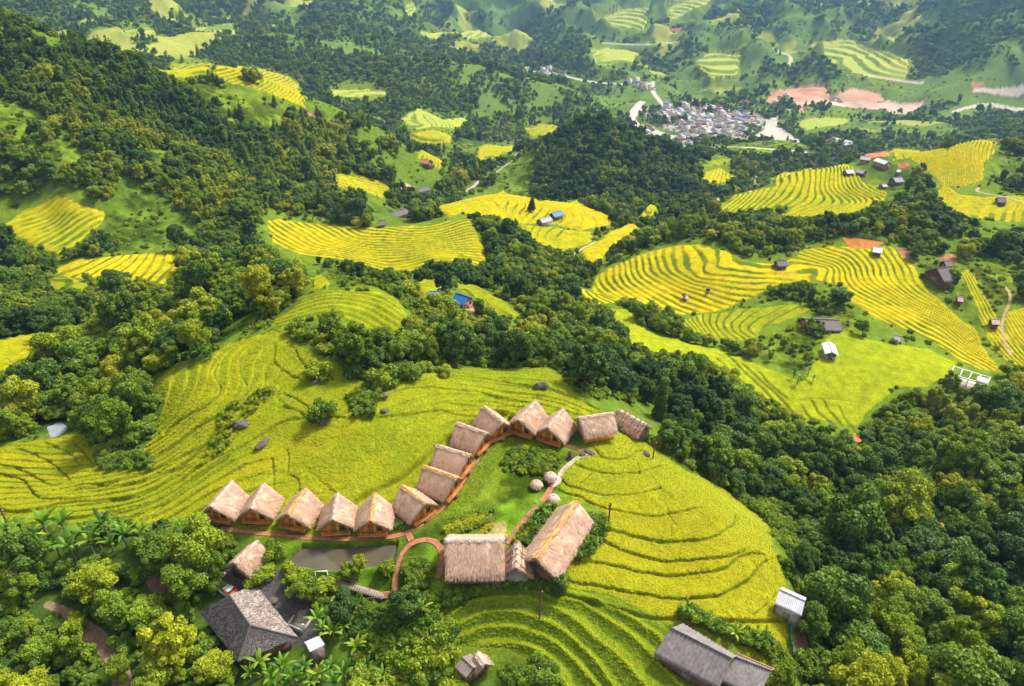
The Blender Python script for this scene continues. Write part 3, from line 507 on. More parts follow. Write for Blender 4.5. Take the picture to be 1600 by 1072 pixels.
for c, P in BP:
    def fn(sl, m, c=c): ALB[sl][m] = (np.asarray(c, np.float32) * np.clip(.9 + (.8 * n_b[sl] if GY[sl].mean() < 600 else 0) + .4 * fbm(GX[sl], GY[sl], 30, 3, 163), .4, 1.4)[..., None])[m]; WOOD[sl][m] = 0
    paint(P, fn)
for P in TP:
    def fn(sl, m): ALB[sl][m] = mixc((.16, .19, .10), (.40, .36, .30), np.clip(.5 + n_b[sl] * 1.5, 0, 1))[m]; WOOD[sl][m] = .25
    paint(P, fn)
for p in CLEAR:
    P = gpoly(p); sl = box_of(P, 3); WOOD[sl][in_poly(P, GX[sl], GY[sl])] = 0
PATHM = np.zeros((NR, NS), np.float32)
for w, c, k, P in RL:
    sl = box_of(P, w * 2 + 2); sd, ud, ins = line_sd(P, GX[sl] + .25 * n_b[sl] * w, GY[sl])
    t = (1 - sstep(w * .42, w * .58, ud))
    WOOD[sl] *= 1 - (ud < w * (1.6 if k != 'dirt' else 1.0) + (1.5 if k == 'road' else .6))
    if k in ('brick', 'stone'):
        PATHM[sl] = np.maximum(PATHM[sl], t); continue
    ALB[sl] = mixc(ALB[sl], np.asarray(c, np.float32), t)
for P in RP:
    sl = box_of(P, 10); m = in_poly(P, GX[sl], GY[sl]); WOOD[sl][m] = 0; ALB[sl][m] = (.42, .36, .26)

for P, lv in PONDP:
    sl = box_of(P, 8); m = in_poly(P, GX[sl], GY[sl]); WOOD[sl][blur(m.astype(np.float32), 3) > .02] = 0; ALB[sl][m] = (.10, .09, .05)
# which field each part of the view shows (quarter size), to keep trees from standing in front of a field
_u, _v = proj(GX, GY, GZ); _ui = np.clip(_u / 4 + 30, 0, 459).astype(int); _vi = np.clip(_v / 4 + 10, 0, 319).astype(int)
SCR = np.full((320, 460), -1, np.int16); SCRY = np.zeros((320, 460), np.float32)
for r in range(NR - 1, -1, -1): SCR[_vi[r], _ui[r]] = FLD[r]; SCRY[_vi[r], _ui[r]] = YR[r]
del _u, _v, _ui, _vi
def scr(x, y, z):
    u, v = proj(x, y, z); ui = np.clip(u / 4 + 30, 0, 459).astype(int); vi = np.clip(v / 4 + 10, 0, 319).astype(int)
    return SCR[vi, ui], SCRY[vi, ui]

# ------------------------------------------------------------------ materials
def mat(name):
    m = bpy.data.materials.new(name); m.use_nodes = True; nt = m.node_tree; nt.nodes.clear()
    return m, nt, nt.nodes.new
def N(nt, typ, loc=None, **kw):
    n = nt.nodes.new(typ)
    for k, v in kw.items():
        if k.startswith('i_'):
            n.inputs[int(k[2:]) if k[2:].isdigit() else k[2:].replace('_', ' ')].default_value = v
        else: setattr(n, k, v)
    return n
def mixrgb(nt, fac, a, b, mode='MIX'):
    n = nt.nodes.new('ShaderNodeMix'); n.data_type = 'RGBA'; n.blend_type = mode
    for s, v in ((0, fac), (6, a), (7, b)):
        if hasattr(v, 'is_linked') or isinstance(v, bpy.types.NodeSocket): nt.links.new(v, n.inputs[s])
        elif isinstance(v, (int, float)): n.inputs[s].default_value = v
        else: n.inputs[s].default_value = (*v, 1)
    return n.outputs[2]
def ramp(nt, src, stops):
    n = nt.nodes.new('ShaderNodeValToRGB'); e = n.color_ramp.elements
    while len(e) < len(stops): e.new(.5)
    for k, (p, c) in enumerate(stops):
        e[k].position = p; e[k].color = (*c, 1) if not isinstance(c, (int, float)) else (c, c, c, 1)
    nt.links.new(src, n.inputs[0]); return n.outputs[0]
def noise(nt, scale, detail=4, rough=.55, vec=None, dim='3D', dist=0):
    n = nt.nodes.new('ShaderNodeTexNoise'); n.inputs['Scale'].default_value = scale; n.inputs['Detail'].default_value = detail
    n.inputs['Roughness'].default_value = rough; n.inputs['Distortion'].default_value = dist
    if vec is not None: nt.links.new(vec, n.inputs['Vector'])
    return n.outputs[0]
def coords(nt, kind='Object', scale=None):
    o = nt.nodes.new('ShaderNodeTexCoord').outputs[kind]
    if scale:
        mp = nt.nodes.new('ShaderNodeMapping'); mp.inputs['Scale'].default_value = scale; nt.links.new(o, mp.inputs[0]); o = mp.outputs[0]
    return o
def finish(m, nt, color, rough=.8, spec=.3, bump=None, bstr=.3, bdist=.1, metal=0):
    p = nt.nodes.new('ShaderNodeBsdfPrincipled'); o = nt.nodes.new('ShaderNodeOutputMaterial')
    if isinstance(color, bpy.types.NodeSocket): nt.links.new(color, p.inputs['Base Color'])
    else: p.inputs['Base Color'].default_value = (*color, 1)
    if isinstance(rough, bpy.types.NodeSocket): nt.links.new(rough, p.inputs['Roughness'])
    else: p.inputs['Roughness'].default_value = rough
    p.inputs['Specular IOR Level'].default_value = spec; p.inputs['Metallic'].default_value = metal
    if bump is not None:
        b = nt.nodes.new('ShaderNodeBump'); b.inputs['Strength'].default_value = bstr; b.inputs['Distance'].default_value = bdist
        nt.links.new(bump, b.inputs['Height']); nt.links.new(b.outputs[0], p.inputs['Normal'])
    nt.links.new(p.outputs[0], o.inputs[0]); return m
def ground_mat():
    m, nt, _ = mat('ground_cover')
    a = N(nt, 'ShaderNodeAttribute', attribute_name='Col'); c = coords(nt)
    n1 = noise(nt, 2.2, 3, .7, c); n2 = noise(nt, .35, 4, .6, c); n3 = noise(nt, .03, 5, .6, c)
    k = ramp(nt, n1, [(.25, .62), (.75, 1.38)]); k2 = ramp(nt, n2, [(.3, .74), (.7, 1.24)])
    col = mixrgb(nt, 1.0, mixrgb(nt, 1.0, a.outputs[0], k, 'MULTIPLY'), k2, 'MULTIPLY')
    return finish(m, nt, col, 1.0, 0.0, n1, .5, .25)
M_GROUND = ground_mat()

# ------------------------------------------------------------------ object helpers
def tag(o, label=None, cat=None, group=None, kind=None):
    if label: o['label'] = label
    if cat: o['category'] = cat
    if group: o['group'] = group
    if kind: o['kind'] = kind
    return o
def np_mesh(name, V, F, mats=(), smooth=False, attrs=None, matidx=None):
    V = np.ascontiguousarray(V, np.float32); F = np.ascontiguousarray(F, np.int32); k = F.shape[1]
    me = bpy.data.meshes.new(name); me.vertices.add(len(V)); me.vertices.foreach_set('co', V.ravel())
    me.loops.add(F.size); me.loops.foreach_set('vertex_index', F.ravel())
    me.polygons.add(len(F)); me.polygons.foreach_set('loop_start', np.arange(0, F.size, k, dtype=np.int32))
    if smooth: me.polygons.foreach_set('use_smooth', np.ones(len(F), bool))
    for mm in mats: me.materials.append(mm)
    if matidx is not None: me.polygons.foreach_set('material_index', np.ascontiguousarray(matidx, np.int32))
    for nm, dat in (attrs or {}).items():
        if dat.ndim == 2:
            at = me.attributes.new(nm, 'FLOAT_COLOR', 'POINT'); c4 = np.ones((len(V), 4), np.float32); c4[:, :3] = dat; at.data.foreach_set('color', c4.ravel())
        else:
            at = me.attributes.new(nm, 'FLOAT', 'POINT'); at.data.foreach_set('value', dat.astype(np.float32))
    me.update(); me.validate(); return me
def link(name, me, parent=None):
    o = bpy.data.objects.new(name, me); COL.objects.link(o)
    if parent is not None: o.parent = parent
    return o

# ------------------------------------------------------------------ ground meshes: terrain and one sheet per rice field
V_ALL = np.stack([GX, GY, GZ], 2).reshape(-1, 3)
IDX = np.arange(NR * NS, dtype=np.int32).reshape(NR, NS)
QF = np.stack([IDX[:-1, :-1], IDX[:-1, 1:], IDX[1:, 1:], IDX[1:, :-1]], 2).reshape(-1, 4)
ZID = FLD[:-1, :-1].reshape(-1)
def submesh(name, sel, label, cat, kind='structure'):
    F = QF[sel]; u, inv = np.unique(F, return_inverse=True)
    me = np_mesh(name, V_ALL[u], inv.reshape(-1, 4), [M_GROUND], True, {'Col': ALB.reshape(-1, 3)[u]})
    return tag(link(name, me), label, cat, None, kind)
submesh('terrain', ZID < 0, 'hilly ground of forest floor, grass slopes, bare soil and roads around all the fields', 'terrain')
for i, f in enumerate(ALLF):
    s = ZID == i
    if s.sum() > 4: submesh('rice_terrace', s, f[0], 'rice field')

# ------------------------------------------------------------------ foliage
def leaf_mat(name, stops, trans=.28, rough=.55, vr=(.62, 1.35)):
    m, nt, _ = mat(name)
    t = N(nt, 'ShaderNodeAttribute', attribute_name='tint', attribute_type='INSTANCER')
    lv = N(nt, 'ShaderNodeAttribute', attribute_name='lv')
    oi = nt.nodes.new('ShaderNodeObjectInfo')
    ad = N(nt, 'ShaderNodeMath', operation='MULTIPLY_ADD', i_1=.16, i_2=-.08); nt.links.new(oi.outputs['Random'], ad.inputs[0])
    a2 = N(nt, 'ShaderNodeMath', operation='ADD'); nt.links.new(t.outputs['Fac'], a2.inputs[0]); nt.links.new(ad.outputs[0], a2.inputs[1])
    a3 = N(nt, 'ShaderNodeMath', operation='MULTIPLY_ADD', i_1=.22, i_2=-.11); nt.links.new(lv.outputs['Fac'], a3.inputs[0])
    a4 = N(nt, 'ShaderNodeMath', operation='ADD'); nt.links.new(a2.outputs[0], a4.inputs[0]); nt.links.new(a3.outputs[0], a4.inputs[1])
    c = ramp(nt, a4.outputs[0], stops)
    k = ramp(nt, lv.outputs['Fac'], [(0, vr[0]), (1, vr[1])])
    c = mixrgb(nt, 1.0, c, k, 'MULTIPLY')
    d = N(nt, 'ShaderNodeBsdfPrincipled'); nt.links.new(c, d.inputs['Base Color']); d.inputs['Roughness'].default_value = rough; d.inputs['Specular IOR Level'].default_value = .25
    tr = nt.nodes.new('ShaderNodeBsdfTranslucent'); nt.links.new(mixrgb(nt, 1.0, c, (1.25, 1.15, .6), 'MULTIPLY'), tr.inputs[0])
    mx = nt.nodes.new('ShaderNodeMixShader'); mx.inputs[0].default_value = trans
    nt.links.new(d.outputs[0], mx.inputs[1]); nt.links.new(tr.outputs[0], mx.inputs[2])
    o = nt.nodes.new('ShaderNodeOutputMaterial'); nt.links.new(mx.outputs[0], o.inputs[0]); return m
LEAFSTOPS = [(0, (.045, .105, .022)), (.25, (.095, .185, .019)), (.5, (.185, .285, .015)), (.75, (.32, .38, .012)), (1, (.46, .44, .012))]
M_LEAF = leaf_mat('leaf', LEAFSTOPS)
def plain(name, c, rough=.8, ns=8, var=.3, bump=.3, bd=.03, spec=.25, metal=0):
    m, nt, _ = mat(name); n = noise(nt, ns, 5, .6, coords(nt))
    col = mixrgb(nt, 1.0, c, ramp(nt, n, [(.25, 1 - var), (.75, 1 + var)]), 'MULTIPLY')
    return finish(m, nt, col, rough, spec, n, bump, bd, metal)
M_BARK = plain('bark', (.13, .10, .075), .9, 6, .4, .5, .05)
M_PALEBARK = plain('pale_bark', (.30, .26, .21), .9, 6, .35, .4, .05)

def unit(v): return v / np.maximum(np.linalg.norm(v, axis=-1, keepdims=True), 1e-9)
def quads(c, n, s, rng, asp=1.5, droop=0.0):
    k = len(c); a = unit(np.cross(n, unit(rng.normal(size=(k, 3))))); b = np.cross(n, a)
    a = a * (s * .5)[:, None]; b = b * (s * .5 * asp)[:, None]
    P = np.stack([c - a * .6 - b, c + a * .6 - b, c + a + b * .5, c - a + b * .5], 1) if asp < 0 else np.stack([c - b, c + a, c + b, c - a], 1)
    return P.reshape(-1, 3), np.arange(k * 4, dtype=np.int32).reshape(-1, 4)
def crown_mesh(name, seed, lobes, n, leaf, lum=None, material=None, up=.35):
    rng = np.random.default_rng(seed); L = np.array(lobes, float)        # x y z r flatten
    w = L[:, 3] ** 2; w /= w.sum(); i = rng.choice(len(L), int(n * 1.9), p=w)
    d = unit(rng.normal(size=(len(i), 3)) + np.array([0, 0, up])); r = L[i, 3] * (1 - .30 * rng.random(len(i)) ** 2.2) * (1 + .10 * rng.normal(size=len(i)))
    p = L[i, :3] + d * r[:, None] * np.array([1, 1, .82])
    keep = np.ones(len(p), bool)
    for q in L:
        dd = np.linalg.norm((p - q[:3]) / np.array([1, 1, .82]), axis=1); keep &= dd > q[3] * .66
    p = p[keep][:n]; d = d[keep][:n]
    nn = unit(d + .8 * rng.normal(size=d.shape) + np.array([0, 0, .45]))
    s = leaf * (.6 + .8 * rng.random(len(p)))
    V, F = quads(p, nn, s, rng)
    lob = rng.random(len(L))[i[keep][:n]]
    lv = np.repeat(np.clip(.55 * rng.random(len(p)) + .45 * lob, 0, 1), 4)
    return np_mesh(name, V, F, [material or M_LEAF], False, {'lv': lv})
def round_lobes(seed, R_, H0, H1, n, rr=(.34, .5), flat=1.0):
    rng = np.random.default_rng(seed); out = [(0, 0, (H0 + H1) / 2, R_ * .62)]
    for k in range(n):
        f = (k + .5) / n; zc = -0.75 + 1.7 * f; zc = min(zc, .93); a = k * 2.39996 + rng.uniform(-.4, .4)
        rad = math.sqrt(max(0, 1 - zc * zc * .8)) * R_ * .72 * rng.uniform(.5, 1.3)
        out.append((rad * math.cos(a), rad * math.sin(a), (H0 + H1) / 2 + zc * (H1 - H0) * .40 * flat + rng.uniform(-.8, .8) * R_ / 4, R_ * rng.uniform(rr[0] * .6, rr[1])))
    return out
def tube(pts, rad, seg=7):
    P = np.array(pts, float); n = len(P); T = np.gradient(P, axis=0); T = unit(T)
    ref = np.array([0.31, .95, .05]); A = unit(np.cross(T, ref)); B = np.cross(T, A)
    th = np.linspace(0, 2 * math.pi, seg, endpoint=False)
    V = P[:, None] + (A[:, None] * np.cos(th)[None, :, None] + B[:, None] * np.sin(th)[None, :, None]) * np.asarray(rad, float)[:, None, None]
    I = np.arange(n * seg).reshape(n, seg); J = np.roll(I, -1, 1)
    F = np.stack([I[:-1], J[:-1], J[1:], I[1:]], 2).reshape(-1, 4)
    return V.reshape(-1, 3), F
def merge(parts):
    Vs, Fs, o = [], [], 0
    for V, F in parts: Vs.append(V); Fs.append(F + o); o += len(V)
    return np.concatenate(Vs), np.concatenate(Fs)
def trunk_mesh(name, seed, lobes, r0, material=None):
    rng = np.random.default_rng(seed); L = np.array(lobes); top = L[:, 2].max()
    ax = lambda z: np.array([.35 * math.sin(z * .4 + seed), .35 * math.cos(z * .33 + seed) - .35, z])
    zs = np.linspace(-1.2, top * .8, 9); parts = [tube([ax(z) for z in zs], np.interp(zs, [-1.2, .3, top * .8], [r0 * 1.6, r0, r0 * .25]))]
    for q in L[1:]:
        z0 = max(.8, q[2] * .45); a = ax(z0); b = q[:3]; m = (a + b) / 2 + np.array([0, 0, -.25])
        parts.append(tube([a, m, b], [r0 * .45, r0 * .28, r0 * .1], 5))
    V, F = merge(parts); return np_mesh(name, V, F, [material or M_BARK], True)

TREES = []                                        # unit-ish trees about 8 m tall: (crown mesh, trunk mesh, crown radius)
def add_kind(lobes, seed, n, leaf, r0, rad, up=.35, material=None):
    TREES.append((crown_mesh('crown', seed, lobes, n, leaf, material=material, up=up), trunk_mesh('trunk', seed, lobes, r0), rad))
add_kind(round_lobes(1, 3.9, 2.2, 8.2, 13), 1, 8500, .33, .22, 3.9)
add_kind(round_lobes(2, 3.4, 2.0, 9.5, 14), 2, 8500, .31, .22, 3.4)
add_kind(round_lobes(3, 4.6, 2.4, 7.8, 40, (.15, .25)), 3, 9500, .30, .24, 4.6)
add_kind(round_lobes(4, 3.2, 1.6, 7.0, 11, (.36, .52)), 4, 7000, .29, .18, 3.2)
add_kind(round_lobes(5, 4.2, 2.0, 10.5, 46, (.15, .25)), 5, 10500, .34, .26, 4.2)
# tall narrow tree hung with creepers
TALL = len(TREES)
add_kind([(.2 * math.sin(k * 2), .2 * math.cos(k * 2.4), 1.2 + k * 1.15, 1.75 - .08 * k + .25 * math.sin(k * 3.1)) for k in range(10)], 6, 7000, .32, .25, 2.0, up=.1)
# loose upright tree with separate plumes
PLUME = len(TREES)
add_kind([(1.9 * math.cos(k * 2.4) * (.3 + .07 * k), 1.9 * math.sin(k * 2.4) * (.3 + .07 * k), 2.5 + .62 * k, .95 + .25 * (k % 3)) for k in range(11)], 7, 6500, .32, .18, 3.0, up=.2)
def conifer():
    L = []
    for k in range(9):
        z = 2.0 + k * 1.15; r = 2.4 * (1 - k / 9.6)
        for j in range(5 if k < 7 else 1):
            a = j * 1.2566 + k * .7; L.append((r * .7 * math.cos(a) * (k < 7), r * .7 * math.sin(a) * (k < 7), z, max(.45, r * .42)))
    return L
CONIF = len(TREES)
add_kind(conifer(), 8, 3200, .40, .2, 2.4, up=0)
def bamboo():
    rng = np.random.default_rng(9); C, D = [], []
    for k in range(34):
        a = rng.uniform(0, 6.283); l = rng.uniform(7, 11); lean = rng.uniform(.5, 3.4); b = np.array([rng.normal() * .7, rng.normal() * .7, 0])
        t = rng.uniform(.28, 1, 120) ** .8
        p = b + np.stack([math.cos(a) * lean * t ** 2.2 + rng.normal(size=120) * .32, math.sin(a) * lean * t ** 2.2 + rng.normal(size=120) * .32, l * (t - .16 * t ** 4) + rng.normal(size=120) * .25], 1)
        C.append(p); D.append(np.tile(np.array([math.cos(a), math.sin(a), .8]), (120, 1)))
    C = np.concatenate(C); D = unit(np.concatenate(D) + .6 * rng.normal(size=C.shape)); V, F = quads(C, D, .20 + .14 * rng.random(len(C)), rng, 2.4)
    culm = [tube([(rng.normal() * .6, rng.normal() * .6, -.5), (rng.normal() * .9, rng.normal() * .9, 4.5), (rng.normal() * 1.8, rng.normal() * 1.8, 8)], [.06, .05, .02], 5) for k in range(14)]
    TREES.append((np_mesh('foliage', V, F, [M_LEAF], False, {'lv': np.repeat(rng.random(len(C)), 4)}), np_mesh('culms', *merge(culm), [plain('culm', (.16, .19, .06), .5)], True), 3.0))
BAMB = len(TREES); bamboo()
BUSH = len(TREES)
add_kind(round_lobes(11, 1.5, .1, 2.0, 8, (.40, .6)), 11, 1700, .25, .07, 1.5, up=.6)
add_kind(round_lobes(12, 1.7, .0, 1.6, 9, (.34, .5)), 12, 1700, .23, .07, 1.7, up=.6)

# ---- where the trees stand
rng = np.random.default_rng(21)
def scatter(y0, y1, spf):
    out = []; y = y0
    while y < y1:
        s = spf(y); w = float(np.interp(y, YR, WR)) * y; n = int(2 * w / s)
        x = -w + (np.arange(n) + rng.uniform(-.45, .45, n) + .5) * s; yy = y + rng.uniform(-.45, .45, n) * s
        out.append(np.stack([x, yy], 1)); y += s * .9
    return np.concatenate(out)
T = scatter(52, 2300, lambda y: max(3.5 if y < 170 else 3.0, y / 145.0))
wd = g_pick(WOOD, T[:, 0], T[:, 1]); cl = fbm(T[:, 0], T[:, 1], 28, 3, 201)
cf = fbm(T[:, 0], T[:, 1], 60, 4, 203); thin = (wd > .005) & (wd < .35)
T = T[rng.random(len(T)) < np.where(thin, wd * 6 * sstep(.08, .3, cf + .4 * cl), wd * np.clip(1.05 + .9 * cl, .15, 1))]
tz = g_h(T[:, 0], T[:, 1]); n = len(T)
pu, pv = proj(T[:, 0], T[:, 1], tz)
size = np.clip(np.exp(rng.normal(-.22, .32, n)), .34, 1.7) * np.interp(T[:, 1], [60, 120, 180, 300, 700, 1500, 2300], [.80, .76, .66, .61, .74, 1.1, 1.6])
big = fbm(T[:, 0], T[:, 1], 45, 3, 207); rich = fbm(T[:, 0], T[:, 1], 18, 2, 209)
tint = .39 + .34 * big + .30 * rich + .16 * rng.normal(size=n)
yel = rng.random(n) < .06; tint[yel] += .3
kind = rng.choice([0, 1, 2, 3, 4, PLUME, BAMB], n, p=[.14, .14, .18, .11, .17, .14, .12])
mid_ = (T[:, 1] > 330) & (T[:, 0] < -40) & (tz > -40); kind[mid_ & (rng.random(n) < .25)] = CONIF
conf = (T[:, 1] > 380) & (rng.random(n) < .12); kind[conf] = CONIF
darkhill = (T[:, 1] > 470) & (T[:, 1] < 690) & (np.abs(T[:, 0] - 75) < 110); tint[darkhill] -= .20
tint[(T[:, 1] > 700)] = tint[(T[:, 1] > 700)] * .65 + .13
bv = (T[:, 1] > 235) & (T[:, 1] < 420) & (T[:, 0] > 10) & (tz < -36); sw = bv & (rng.random(n) < .35); kind[sw] = BAMB
size[kind == BAMB] *= .85
left_ = (T[:, 1] < 90) & (T[:, 0] < 6); tint += np.where(left_, .20, 0); size = np.where(left_, size * .60, size)
tint = np.clip(tint, 0, .86)
rot = rng.uniform(0, 6.283, n)
# trees in front of a rice field are lower, or leave the view to the field
hid = np.zeros(n)
for fr in (.45, .8, 1.05):
    fz, fy = scr(T[:, 0], T[:, 1], tz + 8.5 * fr * size); hid += (fz >= 0) & (fy > T[:, 1] + 2)
gone = (hid >= 2) & (rng.random(n) < .88); size = np.where(hid >= 3, size * .42, np.where(hid == 2, size * .55, np.where(hid == 1, size * .75, size)))
depth = T[:, 1] * CP + (CAM_H - tz) * SP
infr = (pu > -60) & (pu < 1660) & (pv > -10) & (pv < 1150)
app = size / depth
vis = np.zeros(n, bool)
for k in np.nonzero(infr & (T[:, 1] < 330))[0]:
    u_, v_ = proj(T[k, 0], T[k, 1], tz[k] + 5 * size[k]); g = g_cast(float(u_), float(v_)); vis[k] = g[1] > T[k, 1] - 4

HAND = []                                         # hand placed ones: (u, v at foot, kind, scale, tint, label, category)
for a in [
 (318,885,0,1.25,.55,'large bright green leafy tree behind the small thatched hut in the farmyard','tree'),
 (255,880,2,1.05,.45,'round green tree left of the large bright leafy tree by the farmyard','tree'),
 (300,930,1,1.1,.46,'green tree with its crown over the dark tiled farmhouse corner','tree'),
 (405,905,BUSH,1.7,.62,'yellow green shrub at the near corner of the small thatched hut','shrub'),
 (432,868,BUSH+1,1.5,.50,'low creeper covered shrub beside the pond end of the small thatched hut','shrub'),
 (475,935,3,.78,.60,'yellow green tree between the white gate and the tiled farmhouse','tree'),
 (512,920,BUSH,1.3,.55,'shrub leaning on the white gate below the pond','shrub'),
 (562,892,3,.46,.72,'small yellow green tree standing at the near bank of the pond','tree'),
 (605,893,BUSH,1.2,.5,'shrub on the pond bank beside the curved brick path','shrub'),
 (545,900,BUSH+1,1.1,.6,'shrub on the pond bank right of the white gate','shrub'),
 (640,975,PLUME,.95,.22,'grey green tree at the left end of the lower rice terraces','tree'),
 (612,985,4,.6,.25,'dark green small tree left of the grey green tree by the lower terraces','tree'),
 (275,1045,4,1.05,.74,'yellow green tree below the dark tiled farmhouse','tree'),
 (340,1065,0,.8,.62,'olive green tree in front of the tiled farmhouse','tree'),
 (160,935,2,1.05,.72,'olive yellow tree beside the dirt track, lower left','tree'),
 (120,985,BUSH,1.6,.6,'low yellow green shrub growing over the edge of the dirt track','shrub'),(192,1062,3,.7,.55,'small green tree leaning over the lower bend of the dirt track','tree'),
 (240,985,0,1.0,.5,'green tree between the dirt track and the tiled farmhouse','tree'),
 (60,905,1,1.0,.34,'dark green tree at the left edge below the banana row','tree'),
 (845,1080,2,.9,.40,'dark leafy tree at the bottom edge below the small bamboo huts','tree'),
 (800,1086,3,.8,.5,'green tree at the bottom edge touching the pale thatch hut','tree'),
 (712,1082,BUSH+1,1.9,.62,'pale green rounded bush at the bottom edge','shrub'),
 (1290,985,0,1.35,.30,'big dark green tree overhanging the white metal shed','tree'),
 (1330,1035,2,1.0,.34,'green tree behind the green net fence','tree'),
 (1288,1078,3,.9,.44,'green tree in the corner between the grey shed and the net fence','tree'),
 (1105,735,1,1.2,.34,'tall full crowned tree at the forest edge beyond the golden plots','tree'),
 (1028,655,TALL,.95,.22,'narrow column shaped tree smothered in creepers behind the annex roof','tree'),
 (1360,835,TALL,1.2,.42,'tall tree hung with creepers in the forest right of the golden plots','tree'),
 (1335,752,4,.8,1.0,'tree in full yellow bloom in the forest right of the golden plots','tree'),
 (1420,800,2,.9,.93,'tree with yellowish blossom right of the creeper hung tree','tree'),
 (1455,850,3,.9,.92,'yellow tipped tree deep in the right hand forest','tree'),
 (110,575,0,1.55,.56,'huge round bright green tree left of the near rice hill','tree'),
 (215,560,2,1.35,.46,'broad green tree right of the huge round tree','tree'),
 (185,470,1,1.5,.18,'tall dark tree in front of the striped terraces','tree'),
 (185,690,2,1.1,.52,'bushy tree in the hollow at the left end of the near rice field','tree'),
 (225,650,0,.95,.40,'round tree against the left edge of the near rice hill','tree'),
 (50,660,PLUME,1.3,.78,'thin olive tree with bare branches beside the small pond at left','tree'),
 (715,570,4,1.25,.16,'dense dark tree at the upper edge of the near rice field','tree'),
 (595,555,3,1.0,.44,'round green tree at the hollow between the two rice slopes','tree'),
 (640,590,BUSH,1.5,.5,'dark rounded bush at the upper rim of the rice field','shrub'),
 (553,588,BUSH,1.6,.24,'lone dark round bush standing in the near rice hill','shrub'),
 (598,606,BUSH+1,1.9,.62,'olive bush with a boulder in the notch of the rice field','shrub'),
 (505,652,BUSH+1,1.8,.34,'dark bush above a boulder in the middle of the rice field','shrub'),
 (494,590,BUSH+1,2.0,.66,'flat mossy bush on a mound in the upper rice hill','shrub'),
 (695,585,BUSH,1.2,.66,'light green bush on the rim of the rice field','shrub'),
 (1310,480,0,1.15,.22,'large dark tree below the terraces beside the grey roof','tree'),
 (1345,523,3,.85,.3,'single tree beside the pale green spur, right of the grey roof','tree'),
 (830,330,CONIF,1.0,.1,'dark pointed tree at the right end of the golden slope','tree'),
 (985,400,PLUME,1.1,.12,'lone dark tree at the top of the narrow golden strip','tree'),
 (395,128,BUSH,4.0,.6,'round bright bush in the middle of the mountain ridge terraces','shrub'),
 (1050,690,0,.6,.4,'small tree behind the green net of the annex','tree')]:
    HAND.append(a)
ok = ~gone
HG = []
for a in HAND:
    g = g_cast(a[0], a[1]); HG.append(g); r = TREES[a[2]][2] * a[3] * .75
    ok &= np.hypot(T[:, 0] - g[0], T[:, 1] - g[1]) > r
# the forest right by the camera must not hide the farm: keep the scattered trees there low
low = (T[:, 1] < 64) & (T[:, 0] > -6) & (T[:, 0] < 34); ok &= ~low
order = np.argsort(-np.where(vis & ok & infr, app, -1))
near = order[:268]; near = near[(vis & ok & infr)[near]]
isnear = np.zeros(n, bool); isnear[near] = True

KINDW = {0: 'round crowned', 1: 'upright oval', 2: 'wide spreading', 3: 'compact', 4: 'tall many lobed', PLUME: 'loose plumed', BAMB: 'arching feathery', CONIF: 'pointed', TALL: 'column shaped'}
def tone(t): return 'dark green' if t < .24 else ('mid green' if t < .46 else ('light green' if t < .68 else 'yellow green'))
def place(u, v):
    if v > 835 and u < 620: return ('in the thicket round the farmyard', 'trees round the farmyard')
    if u < 300 and v > 560: return ('in the wooded hollow left of the near rice hill', 'trees in the left hollow')
    if u < 470: return ('on the wooded flat below the striped terraces', 'trees below the striped terraces')
    if u < 900 and v < 640: return ('in the wood beyond the near rice field', 'trees beyond the near rice field')
    if u < 1180 and v < 760: return ('in the forest belt behind the annex roof', 'trees behind the annex')
    if v > 900: return ('in the lower right forest beside the white shed', 'trees of the lower right forest')
    if u > 1330 and v < 720: return ('on the bushy knoll below the light green spur', 'trees on the right knoll')
    return ('in the forest right of the golden plots', 'trees of the right forest')
def tree_obj(k, x, y, z, s, r, t, label, cat, group):
    name = 'bamboo_clump' if k == BAMB else ('shrub' if k >= BUSH else ('conifer_tree' if k == CONIF else 'broadleaf_tree'))
    o = bpy.data.objects.new(name, None); COL.objects.link(o); o.location = (x, y, z - .1); o.rotation_euler = (0, 0, r); q1, q2, q3 = (x * 7.31) % 1, (x * 3.77 + y) % 1, (y * 5.13) % 1; o.scale = (s * (.84 + .36 * q1), s * (.84 + .36 * q2), s * (.82 + .5 * q3)); o.rotation_euler = ((q1 - .5) * .16, (q2 - .5) * .16, r)
    o.empty_display_size = .5
    tag(o, label, cat, group)
    c = link('foliage' if k == BAMB else 'crown', TREES[k][0], o); c['tint'] = float(t)
    b = link('culms' if k == BAMB else ('stems' if k >= BUSH else 'trunk'), TREES[k][1], o)
    return o, c
SRC = {}
for a, g in zip(HAND, HG):
    lab = a[5]; o, c = tree_obj(a[2], g[0], g[1], g[2], a[3] * (.78 if a[1] > 850 and a[0] < 900 else .9), a[0] * .37, a[4], lab, a[6], None); SRC.setdefault(a[2], c)
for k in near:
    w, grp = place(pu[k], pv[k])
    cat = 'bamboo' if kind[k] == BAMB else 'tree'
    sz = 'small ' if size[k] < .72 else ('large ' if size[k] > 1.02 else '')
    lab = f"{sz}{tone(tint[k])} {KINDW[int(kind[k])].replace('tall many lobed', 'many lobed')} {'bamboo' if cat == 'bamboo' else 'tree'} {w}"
    o, c = tree_obj(int(kind[k]), T[k, 0], T[k, 1], tz[k], size[k], rot[k], tint[k], lab, cat, grp); SRC.setdefault(int(kind[k]), c)

